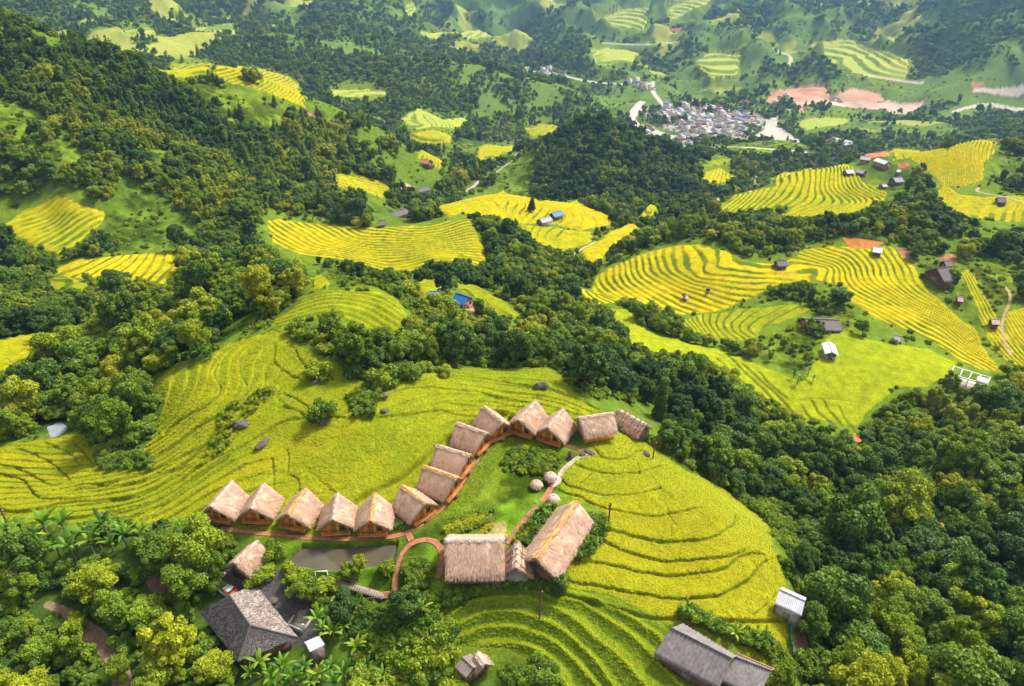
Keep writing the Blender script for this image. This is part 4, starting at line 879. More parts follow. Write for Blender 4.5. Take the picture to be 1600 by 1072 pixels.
def instancer(name, P, z, sc, rt, tn, srcs, pick, label, cat):
    me = bpy.data.meshes.new(name); me.vertices.add(len(P)); me.vertices.foreach_set('co', np.stack([P[:, 0], P[:, 1], z], 1).astype(np.float32).ravel())
    for nm, d, ty in (('size', sc, 'FLOAT_VECTOR'), ('turn', rt, 'FLOAT'), ('tint', tn, 'FLOAT'), ('pick', pick, 'INT')):
        at = me.attributes.new(nm, ty, 'POINT'); (at.data.foreach_set('vector', (d[:, None] * np.random.default_rng(len(d)).uniform((.82, .82, .80), (1.22, 1.22, 1.30), (len(d), 3))).astype(np.float32).ravel()) if ty == 'FLOAT_VECTOR' else at.data.foreach_set('value', d.astype(np.int32 if ty == 'INT' else np.float32)))
    o = link(name, me); tag(o, label, cat, None, 'stuff')
    ng = bpy.data.node_groups.new(name, 'GeometryNodeTree'); ng.interface.new_socket('Geometry', in_out='INPUT', socket_type='NodeSocketGeometry'); ng.interface.new_socket('Geometry', in_out='OUTPUT', socket_type='NodeSocketGeometry')
    gi = ng.nodes.new('NodeGroupInput'); go = ng.nodes.new('NodeGroupOutput'); ip = ng.nodes.new('GeometryNodeInstanceOnPoints'); j = ng.nodes.new('GeometryNodeJoinGeometry')
    for s_ in srcs:
        oi = ng.nodes.new('GeometryNodeObjectInfo'); oi.inputs['Object'].default_value = s_; oi.inputs['As Instance'].default_value = True; oi.transform_space = 'ORIGINAL'
        ng.links.new(oi.outputs['Geometry'], j.inputs[0])
    def na(nm, ty):
        q = ng.nodes.new('GeometryNodeInputNamedAttribute'); q.data_type = ty; q.inputs[0].default_value = nm; return q.outputs[0]
    ip.inputs['Pick Instance'].default_value = True
    ng.links.new(gi.outputs[0], ip.inputs['Points']); ng.links.new(j.outputs[0], ip.inputs['Instance']); ng.links.new(na('pick', 'INT'), ip.inputs['Instance Index'])
    cx = ng.nodes.new('ShaderNodeCombineXYZ'); ng.links.new(na('turn', 'FLOAT'), cx.inputs[2]); ng.links.new(cx.outputs[0], ip.inputs['Rotation'])
    ng.links.new(na('size', 'FLOAT_VECTOR'), ip.inputs['Scale']); ng.links.new(ip.outputs[0], go.inputs[0])
    md = o.modifiers.new('scatter', 'NODES'); md.node_group = ng
    return o
rest = ok & ~isnear & ((pu > -500) & (pu < 2100))
for k in list(SRC): pass
def stuffkind(name, kinds, sel, label, cat):
    ks = [k for k in kinds if k in SRC]; q = np.nonzero(sel)[0]
    if len(q): instancer(name, T[q], tz[q] - .15, size[q], rot[q], tint[q], [SRC[k] for k in ks], np.arange(len(q)) % len(ks), label, cat)
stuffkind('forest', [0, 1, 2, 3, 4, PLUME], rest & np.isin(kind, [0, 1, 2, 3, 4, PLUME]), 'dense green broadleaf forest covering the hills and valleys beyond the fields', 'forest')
stuffkind('conifer_forest', [CONIF], rest & (kind == CONIF), 'dark pointed conifers standing among the forest on the mountain ridges', 'forest')
stuffkind('bamboo_thicket', [BAMB], rest & (kind == BAMB), 'feathery bamboo growing in thickets between the terraced ridges', 'bamboo')
U = scatter(50, 2100, lambda y: max(2.1, y / (75.0 if y < 700 else 95.0)))
wu = g_pick(WOOD, U[:, 0], U[:, 1]); cu = fbm(U[:, 0], U[:, 1], 12, 3, 231)
U = U[rng.random(len(U)) < np.where(wu > .3, .8, np.where(wu > .01, np.clip(.42 + .9 * cu, 0, 1), 0))]
uz = g_h(U[:, 0], U[:, 1]); wu = g_pick(WOOD, U[:, 0], U[:, 1]); m_ = len(U)
instancer('undergrowth', U, uz - .15, np.clip(rng.normal(.75, .3, m_), .3, 1.5) * np.where(wu > .3, 1.1, .55) * np.interp(U[:, 1], [60, 300, 700, 2100], [.85, 1.1, 1.5, 3.0]), rng.uniform(0, 6.28, m_), np.clip(.52 + .28 * fbm(U[:, 0], U[:, 1], 25, 3, 233) + .1 * rng.normal(size=m_), 0, .9), [SRC[BUSH], SRC[BUSH + 1]], np.arange(m_) % 2, 'low bushes and scrub covering the forest floor and grassy slopes', 'undergrowth')

# standing rice on the near fields: a tuft is a handful of drooping stalks
def tuft(seed):
    rg = np.random.default_rng(seed); k = 22; a = rg.uniform(0, 6.283, k); r = .18 * np.sqrt(rg.random(k)); h = rg.uniform(.16, .30, k); b = np.stack([r * np.cos(a), r * np.sin(a), np.full(k, -.06)], 1)
    o = unit(np.stack([np.cos(a), np.sin(a), 0 * a], 1) + .6 * rg.normal(size=(k, 3)) * np.array([1, 1, 0])); m1 = b + np.array([0, 0, 1]) * h[:, None] + o * .06; t = m1 + o * (.10 + .10 * rg.random((k, 1))) - np.array([0, 0, .05])
    s = np.stack([-o[:, 1], o[:, 0], 0 * a], 1) * .028; V = np.stack([b - s, b + s, m1 + s, m1 - s, m1 - s, m1 + s, t + s * .8, t - s * .8], 1).reshape(-1, 3)
    return np_mesh('rice_tuft', V, np.arange(8 * k).reshape(-1, 4), [M_RICE], False, {'lv': np.repeat(rg.random(k), 8)})
M_RICE = leaf_mat('rice_stalks', [(0, (.20, .33, .012)), (.35, (.40, .475, .012)), (.65, (.60, .555, .012)), (1, (.76, .60, .014))], .35, .7, (.88, 1.12))
Q = scatter(58, 182, lambda y: .37 * max(1, y / 95)); Q = Q[(Q[:, 0] > -135) & (Q[:, 0] < 60)]
qi = g_pick(FLD, Q[:, 0], Q[:, 1]); Q = Q[(qi >= len(FIELDS))]; qb = g_pick(BUND, Q[:, 0], Q[:, 1]); Q = Q[qb < .10]; qi = g_pick(FLD, Q[:, 0], Q[:, 1]) - len(FIELDS); qr = g_pick(RISER, Q[:, 0], Q[:, 1])
bt = np.array([.43, .62, .34, .28, .2])[np.clip(qi, 0, 4)] + .24 * fbm(Q[:, 0], Q[:, 1], 26, 3, 401) + .05 * rng.normal(size=len(Q)) - .22 * qr + .24 * (g_pick(PLOT, Q[:, 0], Q[:, 1]) - .5) - .16 * np.exp(-(((Q[:, 0] + 17) / 16) ** 2 + ((Q[:, 1] - 99) / 9) ** 2))  # last term paints the shaded flank of the bulge as greener stalks
tfs = []
for s_ in range(2):
    o = link('rice_plant', tuft(s_ + 3)); p_ = Q[s_ * 7 + 5]; o.location = (p_[0], p_[1], float(g_h(*p_))); o['tint'] = .5; tag(o, ['single rice tuft standing in the near golden field', 'single drooping rice tuft in the near rice field'][s_], 'rice plant', 'rice tufts in the near fields'); tfs.append(o)
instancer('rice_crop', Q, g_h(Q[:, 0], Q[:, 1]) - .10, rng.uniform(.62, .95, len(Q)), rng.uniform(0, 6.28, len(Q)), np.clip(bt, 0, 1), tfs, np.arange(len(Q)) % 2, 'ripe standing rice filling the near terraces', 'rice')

# ------------------------------------------------------------------ building helpers
class MB:
    def __init__(s): s.V = []; s.F = []; s.n = 0
    def add(s, V, F): s.V.append(np.asarray(V, float)); s.F.append(np.asarray(F) + s.n); s.n += len(V); return s
    def hexa(s, p):                               # eight corners: bottom 4 then top 4
        return s.add(p, [[0, 3, 2, 1], [4, 5, 6, 7], [0, 1, 5, 4], [1, 2, 6, 5], [2, 3, 7, 6], [3, 0, 4, 7]])
    def box(s, c, d, rz=0.0):
        x, y, z = d[0] / 2, d[1] / 2, d[2] / 2; P = np.array([(-x, -y, -z), (x, -y, -z), (x, y, -z), (-x, y, -z), (-x, -y, z), (x, -y, z), (x, y, z), (-x, y, z)])
        if rz: P = P @ np.array([[math.cos(rz), math.sin(rz), 0], [-math.sin(rz), math.cos(rz), 0], [0, 0, 1]])
        return s.hexa(P + np.asarray(c, float))
    def bar(s, a, b, w, seg=6): return s.add(*tube([a, b], [w, w], seg))
    def prism(s, y0, y1, half, z0, z1):           # gable end wall, from plate z0 to apex z1
        P = [(-half, y0, z0), (0, y0, z0), (half, y0, z0), (0, y0, z1), (-half, y1, z0), (0, y1, z0), (half, y1, z0), (0, y1, z1)]
        return s.add(P, [[0, 1, 2, 3], [4, 7, 6, 5], [0, 3, 7, 4], [3, 2, 6, 7]])
    def get(s): return np.concatenate(s.V), np.concatenate(s.F)
    def mesh(s, name, m, smooth=False):
        V, F = s.get(); return np_mesh(name, V, F, [m], smooth)
def grid_slab(P, thick):                          # P (a,b,3) grid -> closed slab going down by thick along -normal
    a, b, _ = P.shape; du = np.gradient(P, axis=0); dv = np.gradient(P, axis=1); nn = unit(np.cross(du, dv)); nn *= np.sign(nn[..., 2:3] + 1e-9)
    V = np.concatenate([P.reshape(-1, 3), (P - nn * thick).reshape(-1, 3)]); I = np.arange(a * b).reshape(a, b); o = a * b
    F = [np.stack([I[:-1, :-1], I[1:, :-1], I[1:, 1:], I[:-1, 1:]], 2).reshape(-1, 4)]; F.append(F[0][:, ::-1] + o)
    for e in (I[0], I[-1], I[:, 0], I[:, -1]): F.append(np.stack([e[:-1], e[1:], e[1:] + o, e[:-1] + o], 1))
    return V, np.concatenate(F)

def thatch_mat(name, c0, c1, c2):
    m, nt, _ = mat(name); lv = N(nt, 'ShaderNodeAttribute', attribute_name='lv'); oi = nt.nodes.new('ShaderNodeObjectInfo')
    n1 = noise(nt, 1.1, 4, .6, coords(nt)); n2 = noise(nt, 9, 4, .7, coords(nt, 'Object', (1, 1, .3)))
    a = N(nt, 'ShaderNodeMath', operation='MULTIPLY_ADD', i_1=.55); nt.links.new(lv.outputs['Fac'], a.inputs[0]); b = N(nt, 'ShaderNodeMath', operation='MULTIPLY_ADD', i_1=.5, i_2=-.02)
    nt.links.new(n1, b.inputs[0]); nt.links.new(b.outputs[0], a.inputs[2])
    c = ramp(nt, a.outputs[0], [(.18, c0), (.5, c1), (.85, c2)])
    c = mixrgb(nt, 1.0, c, ramp(nt, n2, [(.3, .88), (.7, 1.1)]), 'MULTIPLY')
    c = mixrgb(nt, 1.0, c, ramp(nt, oi.outputs['Random'], [(0, (.90, .88, .84)), (.5, (1.04, .98, .95)), (1, (1.06, 1.04, 1.06))]), 'MULTIPLY')
    return finish(m, nt, c, .95, .05, n2, .3, .05)
M_THATCH = thatch_mat('thatch', (.35, .225, .15), (.57, .39, .275), (.70, .53, .41))
M_RIDGE = thatch_mat('ridge_thatch', (.36, .25, .17), (.60, .46, .36), (.72, .60, .52))
M_RIDGEO = thatch_mat('fresh_ridge_thatch', (.40, .22, .08), (.62, .38, .16), (.70, .50, .28))
def plank_mat(name, c, d, sc=(6, 6, .8), rough=.7):
    m, nt, _ = mat(name); n = noise(nt, 1.0, 4, .6, coords(nt, 'Object', sc)); w = noise(nt, .9, 3, .5, coords(nt))
    return finish(m, nt, mixrgb(nt, 1.0, ramp(nt, n, [(.3, d), (.65, c)]), ramp(nt, w, [(.3, .8), (.7, 1.15)]), 'MULTIPLY'), rough, .25, n, .4, .03)
M_WOOD = plank_mat('orange_planks', (.85, .37, .05), (.55, .21, .03))
M_WOODD = plank_mat('dark_planks', (.20, .12, .07), (.09, .055, .035))
M_WOODG = plank_mat('grey_planks', (.30, .25, .21), (.15, .12, .10))
M_POLEW = plank_mat('roof_poles', (.30, .20, .14), (.16, .10, .07), (1, 1, 3))
M_DARK = plain('dark_opening', (.02, .018, .016), .8, 4, .2, 0)
M_STONE = plain('stone_wall', (.36, .33, .30), .9, 3, .3, .5, .05)
M_CONC = plain('concrete', (.34, .33, .31), .9, 2, .25, .2, .03)
M_WHITE = plain('white_paint', (.78, .77, .74), .5, 3, .08, 0)
M_CLOTH = plain('pale_orange_base', (.70, .42, .26), .8, 3, .15, .1)
M_ROCK = plain('rock', (.13, .105, .095), .95, 1.2, .55, .8, .2)
def glass_mat():
    m, nt, _ = mat('window_glass'); return finish(m, nt, (.05, .06, .07), .12, .5)
M_GLASS = glass_mat()

def straw(P0, D, Nn, ln, w, rng):                 # thin straw blades lying along D
    k = len(P0); side = unit(np.cross(D, Nn)); a = side * (w * .5)[:, None]; tip = P0 + D * ln[:, None]
    V = np.stack([P0 - a, P0 + a, tip + a * .35, tip - a * .35], 1).reshape(-1, 3); return V, np.arange(4 * k).reshape(-1, 4)
def thatch_roof(name, L, Wd, he, hr, prow=.7, thick=.42, blades=2600, seed=1, hipb=0.0, sag=.12, shag=1.0):
    rng = np.random.default_rng(seed); Vs, Fs, LV, o = [], [], [], 0
    nu, nv = max(14, int(L / .28)), max(12, int(Wd / 2 / .26))
    for sd in (-1, 1):
        s, t = np.meshgrid(np.linspace(0, 1, nu), np.linspace(0, 1, nv), indexing='ij')
        y0 = -L / 2 - prow * (1 - t) ; y1 = L / 2 + (prow * .5 - hipb) * (1 - t)
        y = y0 + (y1 - y0) * s; x = sd * (Wd / 2) * t; z = hr + (he - hr) * t + sag * np.sin(math.pi * t)
        ed = np.minimum(np.minimum(s * (y1 - y0), (1 - s) * (y1 - y0)), (1 - t) * Wd / 2); z = z - .24 * np.exp(-(ed / .28) ** 2)
        q = vnoise(x * 1.1 + 50 + seed * 7, y * 1.1 + 50) - .5; q2 = vnoise(x * 4 + 90, y * 4 + 30 + seed) - .5; z = z + (.22 * q + .10 * q2) * shag
        P = np.stack([x + .12 * q2, y + .10 * q, z], 2); V, F = grid_slab(P, thick); Vs.append(V); Fs.append(F + o); o += len(V)
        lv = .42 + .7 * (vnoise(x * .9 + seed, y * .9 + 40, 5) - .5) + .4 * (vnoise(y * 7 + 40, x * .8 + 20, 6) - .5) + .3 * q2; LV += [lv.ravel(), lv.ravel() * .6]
        d0 = unit(np.array([sd * Wd / 2, 0, he - hr])); nn = unit(np.array([sd * (hr - he), 0, Wd / 2]))
        # straw on the slope
        k = int(blades * .7); ss, tt = rng.random(k), rng.random(k) ** .9
        yy = (-L / 2 - prow * (1 - tt)) + (L + (prow * 1.5 - hipb) * (1 - tt)) * ss; b = np.stack([sd * Wd / 2 * tt, yy, hr + (he - hr) * tt + sag * np.sin(math.pi * tt) + .02], 1)
        edk = np.minimum(np.minimum(ss, 1 - ss) * L, (1 - tt) * Wd / 2); b[:, 2] -= .24 * np.exp(-(edk / .28) ** 2)
        D = unit(d0 + rng.normal(size=(k, 3)) * .10 + nn * .03 * rng.random((k, 1)))
        V, F = straw(b, D, np.tile(nn, (k, 1)), .35 + .4 * rng.random(k), .035 + .04 * rng.random(k), rng); Vs.append(V); Fs.append(F + o); o += len(V); LV.append(np.repeat(.12 + .8 * rng.random(k), 4))
        # fringe on the eave and on both gable edges
        k = int(L * 22); yy = rng.uniform(-L / 2, L / 2, k); b = np.stack([np.full(k, sd * (Wd / 2 - .12)), yy, he - .2 - .25 * rng.random(k)], 1)
        D = unit(d0 + np.array([0, 0, -.5]) + rng.normal(size=(k, 3)) * .2); V, F = straw(b, D, np.tile(nn, (k, 1)), .3 + .3 * rng.random(k), .06 + .05 * rng.random(k), rng); Vs.append(V); Fs.append(F + o); o += len(V); LV.append(np.repeat(rng.random(k) * .8, 4))
        for e in (-1, 1):
            k = int(Wd * 16); tt = rng.random(k); yb = (-L / 2 - prow * (1 - tt)) if e < 0 else (L / 2 + (prow * .5 - hipb) * (1 - tt))
            b = np.stack([sd * Wd / 2 * tt, yb - e * .1, hr + (he - hr) * tt + sag * np.sin(math.pi * tt) - .2 - .2 * rng.random(k)], 1)
            D = unit(np.array([0, e * .8, -.6]) + d0 * .4 + rng.normal(size=(k, 3)) * .2); V, F = straw(b, D, np.tile([1.0, 0, .01], (k, 1)), .25 + .3 * rng.random(k), .06 + .05 * rng.random(k), rng); Vs.append(V); Fs.append(F + o); o += len(V); LV.append(np.repeat(rng.random(k) * .8, 4))
    return np_mesh(name, np.concatenate(Vs), np.concatenate(Fs), [M_THATCH], False, {'lv': np.concatenate(LV)})
def ridge_cap(name, y0, y1, hr, m, seed, w=.42, drop=.36):
    rng = np.random.default_rng(seed); nu = max(10, int((y1 - y0) / .25)); s, t = np.meshgrid(np.linspace(0, 1, nu), np.linspace(-1, 1, 9), indexing='ij')
    q = vnoise(s * 14 + seed, t * 2 + 5) - .5
    P = np.stack([t * w * (1 + .5 * q), y0 + (y1 - y0) * s, hr + .10 - drop * np.abs(t) ** 1.5 + .14 * q - .1 * (np.abs(s - .5) * 2) ** 8], 2)
    V, F = grid_slab(P, .16); k = int((y1 - y0) * 40); yy = rng.uniform(y0, y1, k); tt = rng.uniform(-1, 1, k)
    b = np.stack([tt * w * .7, yy, hr + .14 - drop * np.abs(tt) ** 1.5], 1); D = unit(np.stack([np.sign(tt) * .8, rng.normal(size=k) * .5, -.35 * np.ones(k)], 1)); V2, F2 = straw(b, D, np.tile([0, 0, 1.], (k, 1)), .25 + .25 * rng.random(k), .05 + .05 * rng.random(k), rng)
    lv = np.concatenate([np.tile((.5 + q).ravel(), 2), np.repeat(rng.random(k), 4)])
    return np_mesh(name, np.concatenate([V, V2]), np.concatenate([F, F2 + len(V)]), [m], False, {'lv': lv})
def empty(name, loc, rz, label, cat, group=None, scale=1):
    o = bpy.data.objects.new(name, None); COL.objects.link(o); o.location = loc; o.rotation_euler = (0, 0, rz); o.scale = (scale,) * 3 if not isinstance(scale, tuple) else scale; o.empty_display_size = .5
    return tag(o, label, cat, group)
def axis_from(a, b, zr):                          # ridge pixels (back, front) at height zr -> centre, heading, length
    A = at_z(*a, zr); B = at_z(*b, zr); d = A - B; return (A + B) / 2, math.atan2(-d[0], d[1]), float(np.hypot(d[0], d[1]))

# ------------------------------------------------------------------ bungalows
HE, HR, HW = 1.6, 4.65, 6.35
def hut_meshes(v):
    L = 6.3; h = {}
    h['roof'] = thatch_roof('roof', L, HW, HE, HR, 1.0, .45, 3000, 10 + v, sag=.16)
    h['ridge_cap'] = [ridge_cap('ridge_cap', -L / 2 - 1.05, L / 2 + .45, HR, mm, 20 + v) for mm in (M_RIDGE, M_RIDGEO)]
    w = MB(); hx, y0, y1 = 2.25, -L / 2 + .22, L / 2 - .35
    w.box((0, y1 - .06, 1.375), (2 * hx, .12, 1.85)); w.box((-hx + .06, (y0 + y1) / 2, 1.375), (.12, y1 - y0 - .25, 1.85)); w.box((hx - .06, (y0 + y1) / 2, 1.375), (.12, y1 - y0 - .25, 1.85))
    w.box((0, y0 + .06, 1.375), (2 * hx, .12, 1.85)); w.prism(y0 + .02, y0 + .12, hx - .1, 2.303, 4.0); w.prism(y1 - .12, y1 - .02, hx - .1, 2.303, 4.0)
    h['wall'] = w.mesh('wall', M_WOOD)
    h['door'] = MB().box((-.35, y0 - .05, 1.42), (.95, .08, 1.85)).mesh('door', plank_mat('door_planks', (.50, .19, .03), (.28, .10, .015)))
    h['handle'] = MB().box((-.02, y0 - .11, 1.4), (.06, .05, .22)).mesh('handle', M_DARK)
    f = MB(); cx = 1.15
    for d in (-1, 1): f.box((cx + d * .46, y0 - .045, 1.6), (.08, .08, 1.0)); f.box((cx, y0 - .045, 1.6 + d * .54), (1.0, .08, .08))
    h['window'] = f.mesh('window', M_WOODD); h['pane'] = MB().box((cx, y0 - .02, 1.6), (.84, .03, 1.0)).mesh('pane', M_GLASS)
    h['deck'] = MB().box((0, -.38, .38), (2 * hx + .5, L + .5, .16)).mesh('deck', plank_mat('deck_planks', (.52, .24, .06), (.30, .12, .03), (1, 8, 1)))
    r = MB()
    for x in (-hx - .25, hx + .25): r.bar((x, -L / 2 - .5, .95), (x, y0, .95), .04); r.bar((x, -L / 2 - .5, .46), (x, -L / 2 - .5, 1.0), .045)
    for x in (-1.9, -1.2, 1.2, 1.9): r.bar((x, -L / 2 - .52, .46), (x, -L / 2 - .52, .95), .035)
    r.bar((-hx - .25, -L / 2 - .52, .97), (-.75, -L / 2 - .52, .97), .045); r.bar((.65, -L / 2 - .52, .97), (hx + .25, -L / 2 - .52, .97), .045); r.bar((-hx - .25, -L / 2 - .52, .5), (hx + .25, -L / 2 - .52, .5), .045)
    h['railing'] = r.mesh('railing', M_WOOD)
    h['step'] = MB().box((-.05, -L / 2 - .86, .22), (1.1, .4, .18)).mesh('step', M_WOODD)
    h['posts'] = [MB().bar((x, y, -2.2), (x, y, .3), .11).mesh('post', M_WOODD) for x in (-1.9, 1.9) for y in (-L / 2 + .1, L / 2 - .6)]
    h['eavepost'] = [MB().bar((x, -L / 2 - .05, .46), (x, -L / 2 - .05, HE + .3), .07).mesh('eave_post', M_WOOD) for x in (-2.2, 2.2)]
    return h
HUTM = [hut_meshes(v) for v in range(3)]
HUTS = [((365.5,755.5),(332.5,794),(352,822),0,'leftmost thatched bungalow of the pond row, pale ridge, next to the leafy tree'),
 ((414,761),(395,796),(402,826),0,'second bungalow from the left in the pond row, pale ridge, orange front'),
 ((479.5,765),(451,805),(460,834),1,'third bungalow from the left in the pond row with a straw coloured ridge'),
 ((528,772),(520.5,812),(523,838),0,'bungalow of the pond row with a whitish patched ridge, above the middle of the pond'),
 ((586,770),(579,812),(582,837),1,'bungalow at the right end of the pond row with a bright straw ridge'),
 ((628,760),(664,787),(660,812),1,'bungalow at the bend of the brick path with a straw ridge and orange gable'),
 ((661,728),(711,746),(706,776),1,'bungalow above the path bend, thick straw coloured roll along its ridge'),
 ((681,696),(731,711),(735,735),0,'plain ridged bungalow in the middle of the rising curve of the path'),
 ((712.5,662),(758,678),(755,703),0,'bungalow below the top of the curve with a small white patch on its ridge'),
 ((755,634),(785,659),(785,684),0,'bungalow at the top left of the curve, its gable turned to the right'),
 ((839,624),(812,653),(815,680),0,'bungalow at the top of the curve with a pale ridge and dark gable'),
 ((881,637),(857,666),(865,692),0,'bungalow at the right end of the curve beside the long thatched house')]
for i, (a, b, ft, rc, lab) in enumerate(HUTS):
    g = g_cast(*ft); zg = float(g[2]); c, rz, ln = axis_from(a, b, zg + HR + .1); sc = float(np.clip(ln / 7.2, .82, 1.12)); c, rz, ln = axis_from(a, b, zg + HR * sc + .1)
    zg = max(float(g_h(c[0], c[1])), zg); h = HUTM[i % 3]
    print('hut', i, np.round(c, 1), round(math.degrees(rz)), round(ln, 1), 'zg', round(zg, 1))
    o = empty('thatched_bungalow', (c[0], c[1], zg), rz, lab, 'bungalow', 'thatched bungalows along the brick path', (.5 + .5 * sc, float(np.clip(ln / 7.4, .8, 1.2)), .5 + .5 * sc))
    link('roof', h['roof'], o); link('ridge_cap', h['ridge_cap'][rc], o); link('wall', h['wall'], o); d = link('door', h['door'], o); link('handle', h['handle'], d)
    w = link('window', h['window'], o); link('pane', h['pane'], w); link('deck', h['deck'], o); link('railing', h['railing'], o); link('step', h['step'], o)
    for p in h['posts']: link('post', p, o)
    for p in h['eavepost']: link('eave_post', p, o)

# ------------------------------------------------------------------ long thatched houses
def long_house(name, a, b, ft, W_, he, hr, label, cat, fresh=False, seed=40, prow=.3, open_front=False, hipb=0.0, wallm=None, wall_in=.7, poles=False, name_roof='roof', extra=None):
    g = g_cast(*ft); zg = float(g[2]); c, rz, ln = axis_from(a, b, zg + hr); zg = max(zg, float(g_h(c[0], c[1])) - .1); L = ln - prow * 1.2
    print(name, np.round(c, 1), round(math.degrees(rz)), 'len', round(ln, 1), 'zg', round(zg, 1))
    o = empty(name, (c[0], c[1], zg), rz, label, cat)
    link('roof', thatch_roof('roof', L, W_, he, hr, prow, .45, int(L * W_ * 70), seed, hipb), o)
    link('ridge_cap', ridge_cap('ridge_cap', -L / 2 - prow, L / 2 + prow * .4 - hipb, hr, M_RIDGEO if fresh else M_RIDGE, seed + 1, .6 if fresh else .5), o)
    wm = wallm or M_WOODD; hx = W_ / 2 - wall_in; y0, y1 = -L / 2 + .5, L / 2 - .5; w = MB()
    w.box((0, y1, he / 2 - .4), (2 * hx, .14, he + 1.2)); w.box((0, y0, he / 2 - .4), (2 * hx, .14, he + 1.2)); w.box((hx, 0, he / 2 - .4), (.14, y1 - y0 - .16, he + 1.2))
    if not open_front: w.box((-hx, 0, he / 2 - .4), (.14, y1 - y0 - .16, he + 1.2))
    else: w.box((-hx, 0, -.3), (.14, y1 - y0 - .16, 1.6))
    w.prism(y0 - .05, y0 + .05, hx * .96, he + .22, hr - .75); w.prism(y1 - .05, y1 + .05, hx * .96, he + .22, hr - .75 - hipb * .3)
    link('wall', w.mesh('wall', wm), o)
    link('floor', MB().box((0, 0, .12), (2 * hx - .2, y1 - y0 - .2, .12)).mesh('floor', M_WOODD), o)
    n = max(3, int(L / 2.6))
    pm = MB().bar((0, 0, -1.4), (0, 0, he + .25), .1).mesh('post', M_WOODD)
    for k in range(n + 1):
        p = link('post', pm, o); p.location = (-W_ / 2 + .45, -L / 2 + .4 + (L - .8) * k / n, 0)
    if not open_front:
        fm = MB().box((0, 0, 0), (.06, 1.1, 1.0)).mesh('window', M_WOODD); gm = MB().box((-.035, 0, 0), (.03, .95, .85)).mesh('pane', M_GLASS)
        for k in range(n):
            q = link('window', fm, o); q.location = (-hx - .1, -L / 2 + .4 + (L - .8) * (k + .5) / n, 1.35); link('pane', gm, q)
    if poles:
        pl = MB(); rng = np.random.default_rng(seed)
        for sd in (-1, 1):
            d = np.array([sd * W_ / 2, 0, he - hr]); off = np.array([0, 0, .22])
            for k in range(int(L / 1.3) + 1):
                y = -L / 2 + .3 + k * 1.3 + rng.uniform(-.25, .25); pl.bar(np.array([0, y, hr + .05]) + off - d * .05, np.array([0, y + rng.uniform(-.25, .25), hr]) + d * .97 + off, .055)
            for t in (.35, .7): pl.bar(np.array([0, -L / 2, hr]) + d * t + off * 1.3, np.array([0, L / 2, hr]) + d * t + off * 1.3, .05)
        link('roof_poles', pl.mesh('roof_poles', M_POLEW), o)
    return o
# ridge is given so that the open long side (local -x) looks to the camera
def rev(a, b): return b, a
long_house('thatched_restaurant', (790,846), (696,847), (740,908), 8.6, 2.7, 6.1, 'wide thatched hall with an open front, right of the brick loop path', 'hall', False, 41, .25, True, wall_in=1.0, wallm=M_WOODG)
long_house('thatched_link_roof', (809,846), (806,886), (812,912), 4.9, 2.6, 5.2, 'small thatched porch crossed by poles, between the two big thatched halls', 'porch', False, 43, .7, True, poles=True, wallm=M_STONE)
lh = long_house('thatched_long_hall', (902,783), (838,873), (850,890), 6.7, 2.4, 5.4, 'longest thatched hall with a bright straw ridge, running up beside the golden plots', 'hall', True, 45, .5)
long_house('thatched_long_house', (960,644), (905,652), (930,690), 6.0, 2.2, 4.6, 'long thatched house at the forest edge, end of the bungalow curve', 'house', False, 47, .35, wallm=M_WOOD)
long_house('thatched_annex', (1010,666), (966,642), (995,682), 4.6, 2.2, 4.1, 'thatched annex with dark poles laid across its roof, behind the green net', 'annex', False, 49, .2, True, poles=True, wallm=M_WOODD)
hut_ = long_house('thatched_farm_hut', (404,847), (367,882), (395,905), 4.6, 2.0, 4.0, 'small old thatched hut tucked among trees at the pond end of the farmyard', 'hut', False, 51, .25)

# ------------------------------------------------------------------ round thatch shelters in the garden
def cone_thatch(name, r, h, seed):
    rng = np.random.default_rng(seed); a, t = np.meshgrid(np.linspace(0, 2 * math.pi, 25), np.linspace(0.02, 1, 9), indexing='ij')
    rr = r * np.sin(t * 1.45) / math.sin(1.45) * (1 + .05 * vnoise(a * 3, t * 4, seed)); z = h * np.cos(t * 1.5) ** .9
    P = np.stack([rr * np.cos(a), rr * np.sin(a), z], 2); I = np.arange(25 * 9).reshape(25, 9); F = np.stack([I[:-1, :-1], I[:-1, 1:], I[1:, 1:], I[1:, :-1]], 2).reshape(-1, 4); V = P.reshape(-1, 3)
    k = 420; aa = rng.uniform(0, 6.283, k); tt = rng.random(k) ** .7; R2 = r * np.sin(tt * 1.45) / math.sin(1.45)
    b = np.stack([R2 * np.cos(aa), R2 * np.sin(aa), h * np.cos(tt * 1.5) ** .9 + .02], 1); D = unit(np.stack([np.cos(aa), np.sin(aa), -.3 - tt], 1) + rng.normal(size=(k, 3)) * .12)
    V2, F2 = straw(b, D, unit(np.stack([np.cos(aa), np.sin(aa), np.ones(k)], 1)), .2 + .25 * rng.random(k), .05 + .05 * rng.random(k), rng)
    K = np.stack([.13 * np.cos(np.linspace(0, 6.283, 8)), .13 * np.sin(np.linspace(0, 6.283, 8))], 1); V3, F3 = tube([(0, 0, h - .05), (0, 0, h + .16)], [.16, .08], 8)
    return np_mesh(name, np.concatenate([V, V2, V3]), np.concatenate([F, F2 + len(V), F3 + len(V) + len(V2)]), [M_RIDGE], False, {'lv': np.concatenate([.3 + .4 * vnoise(a.ravel() * 4, t.ravel() * 6, 3), np.repeat(rng.random(k), 4), np.full(len(V3), .3)])})
CONE = cone_thatch('roof', 1.05, .95, 61); CBASE = MB().box((0, 0, .35), (1.35, 1.35, .75)).mesh('base', M_CLOTH); CPOST = MB().bar((0, 0, -.4), (0, 0, 2.0), .09).mesh('post', M_WOODD)
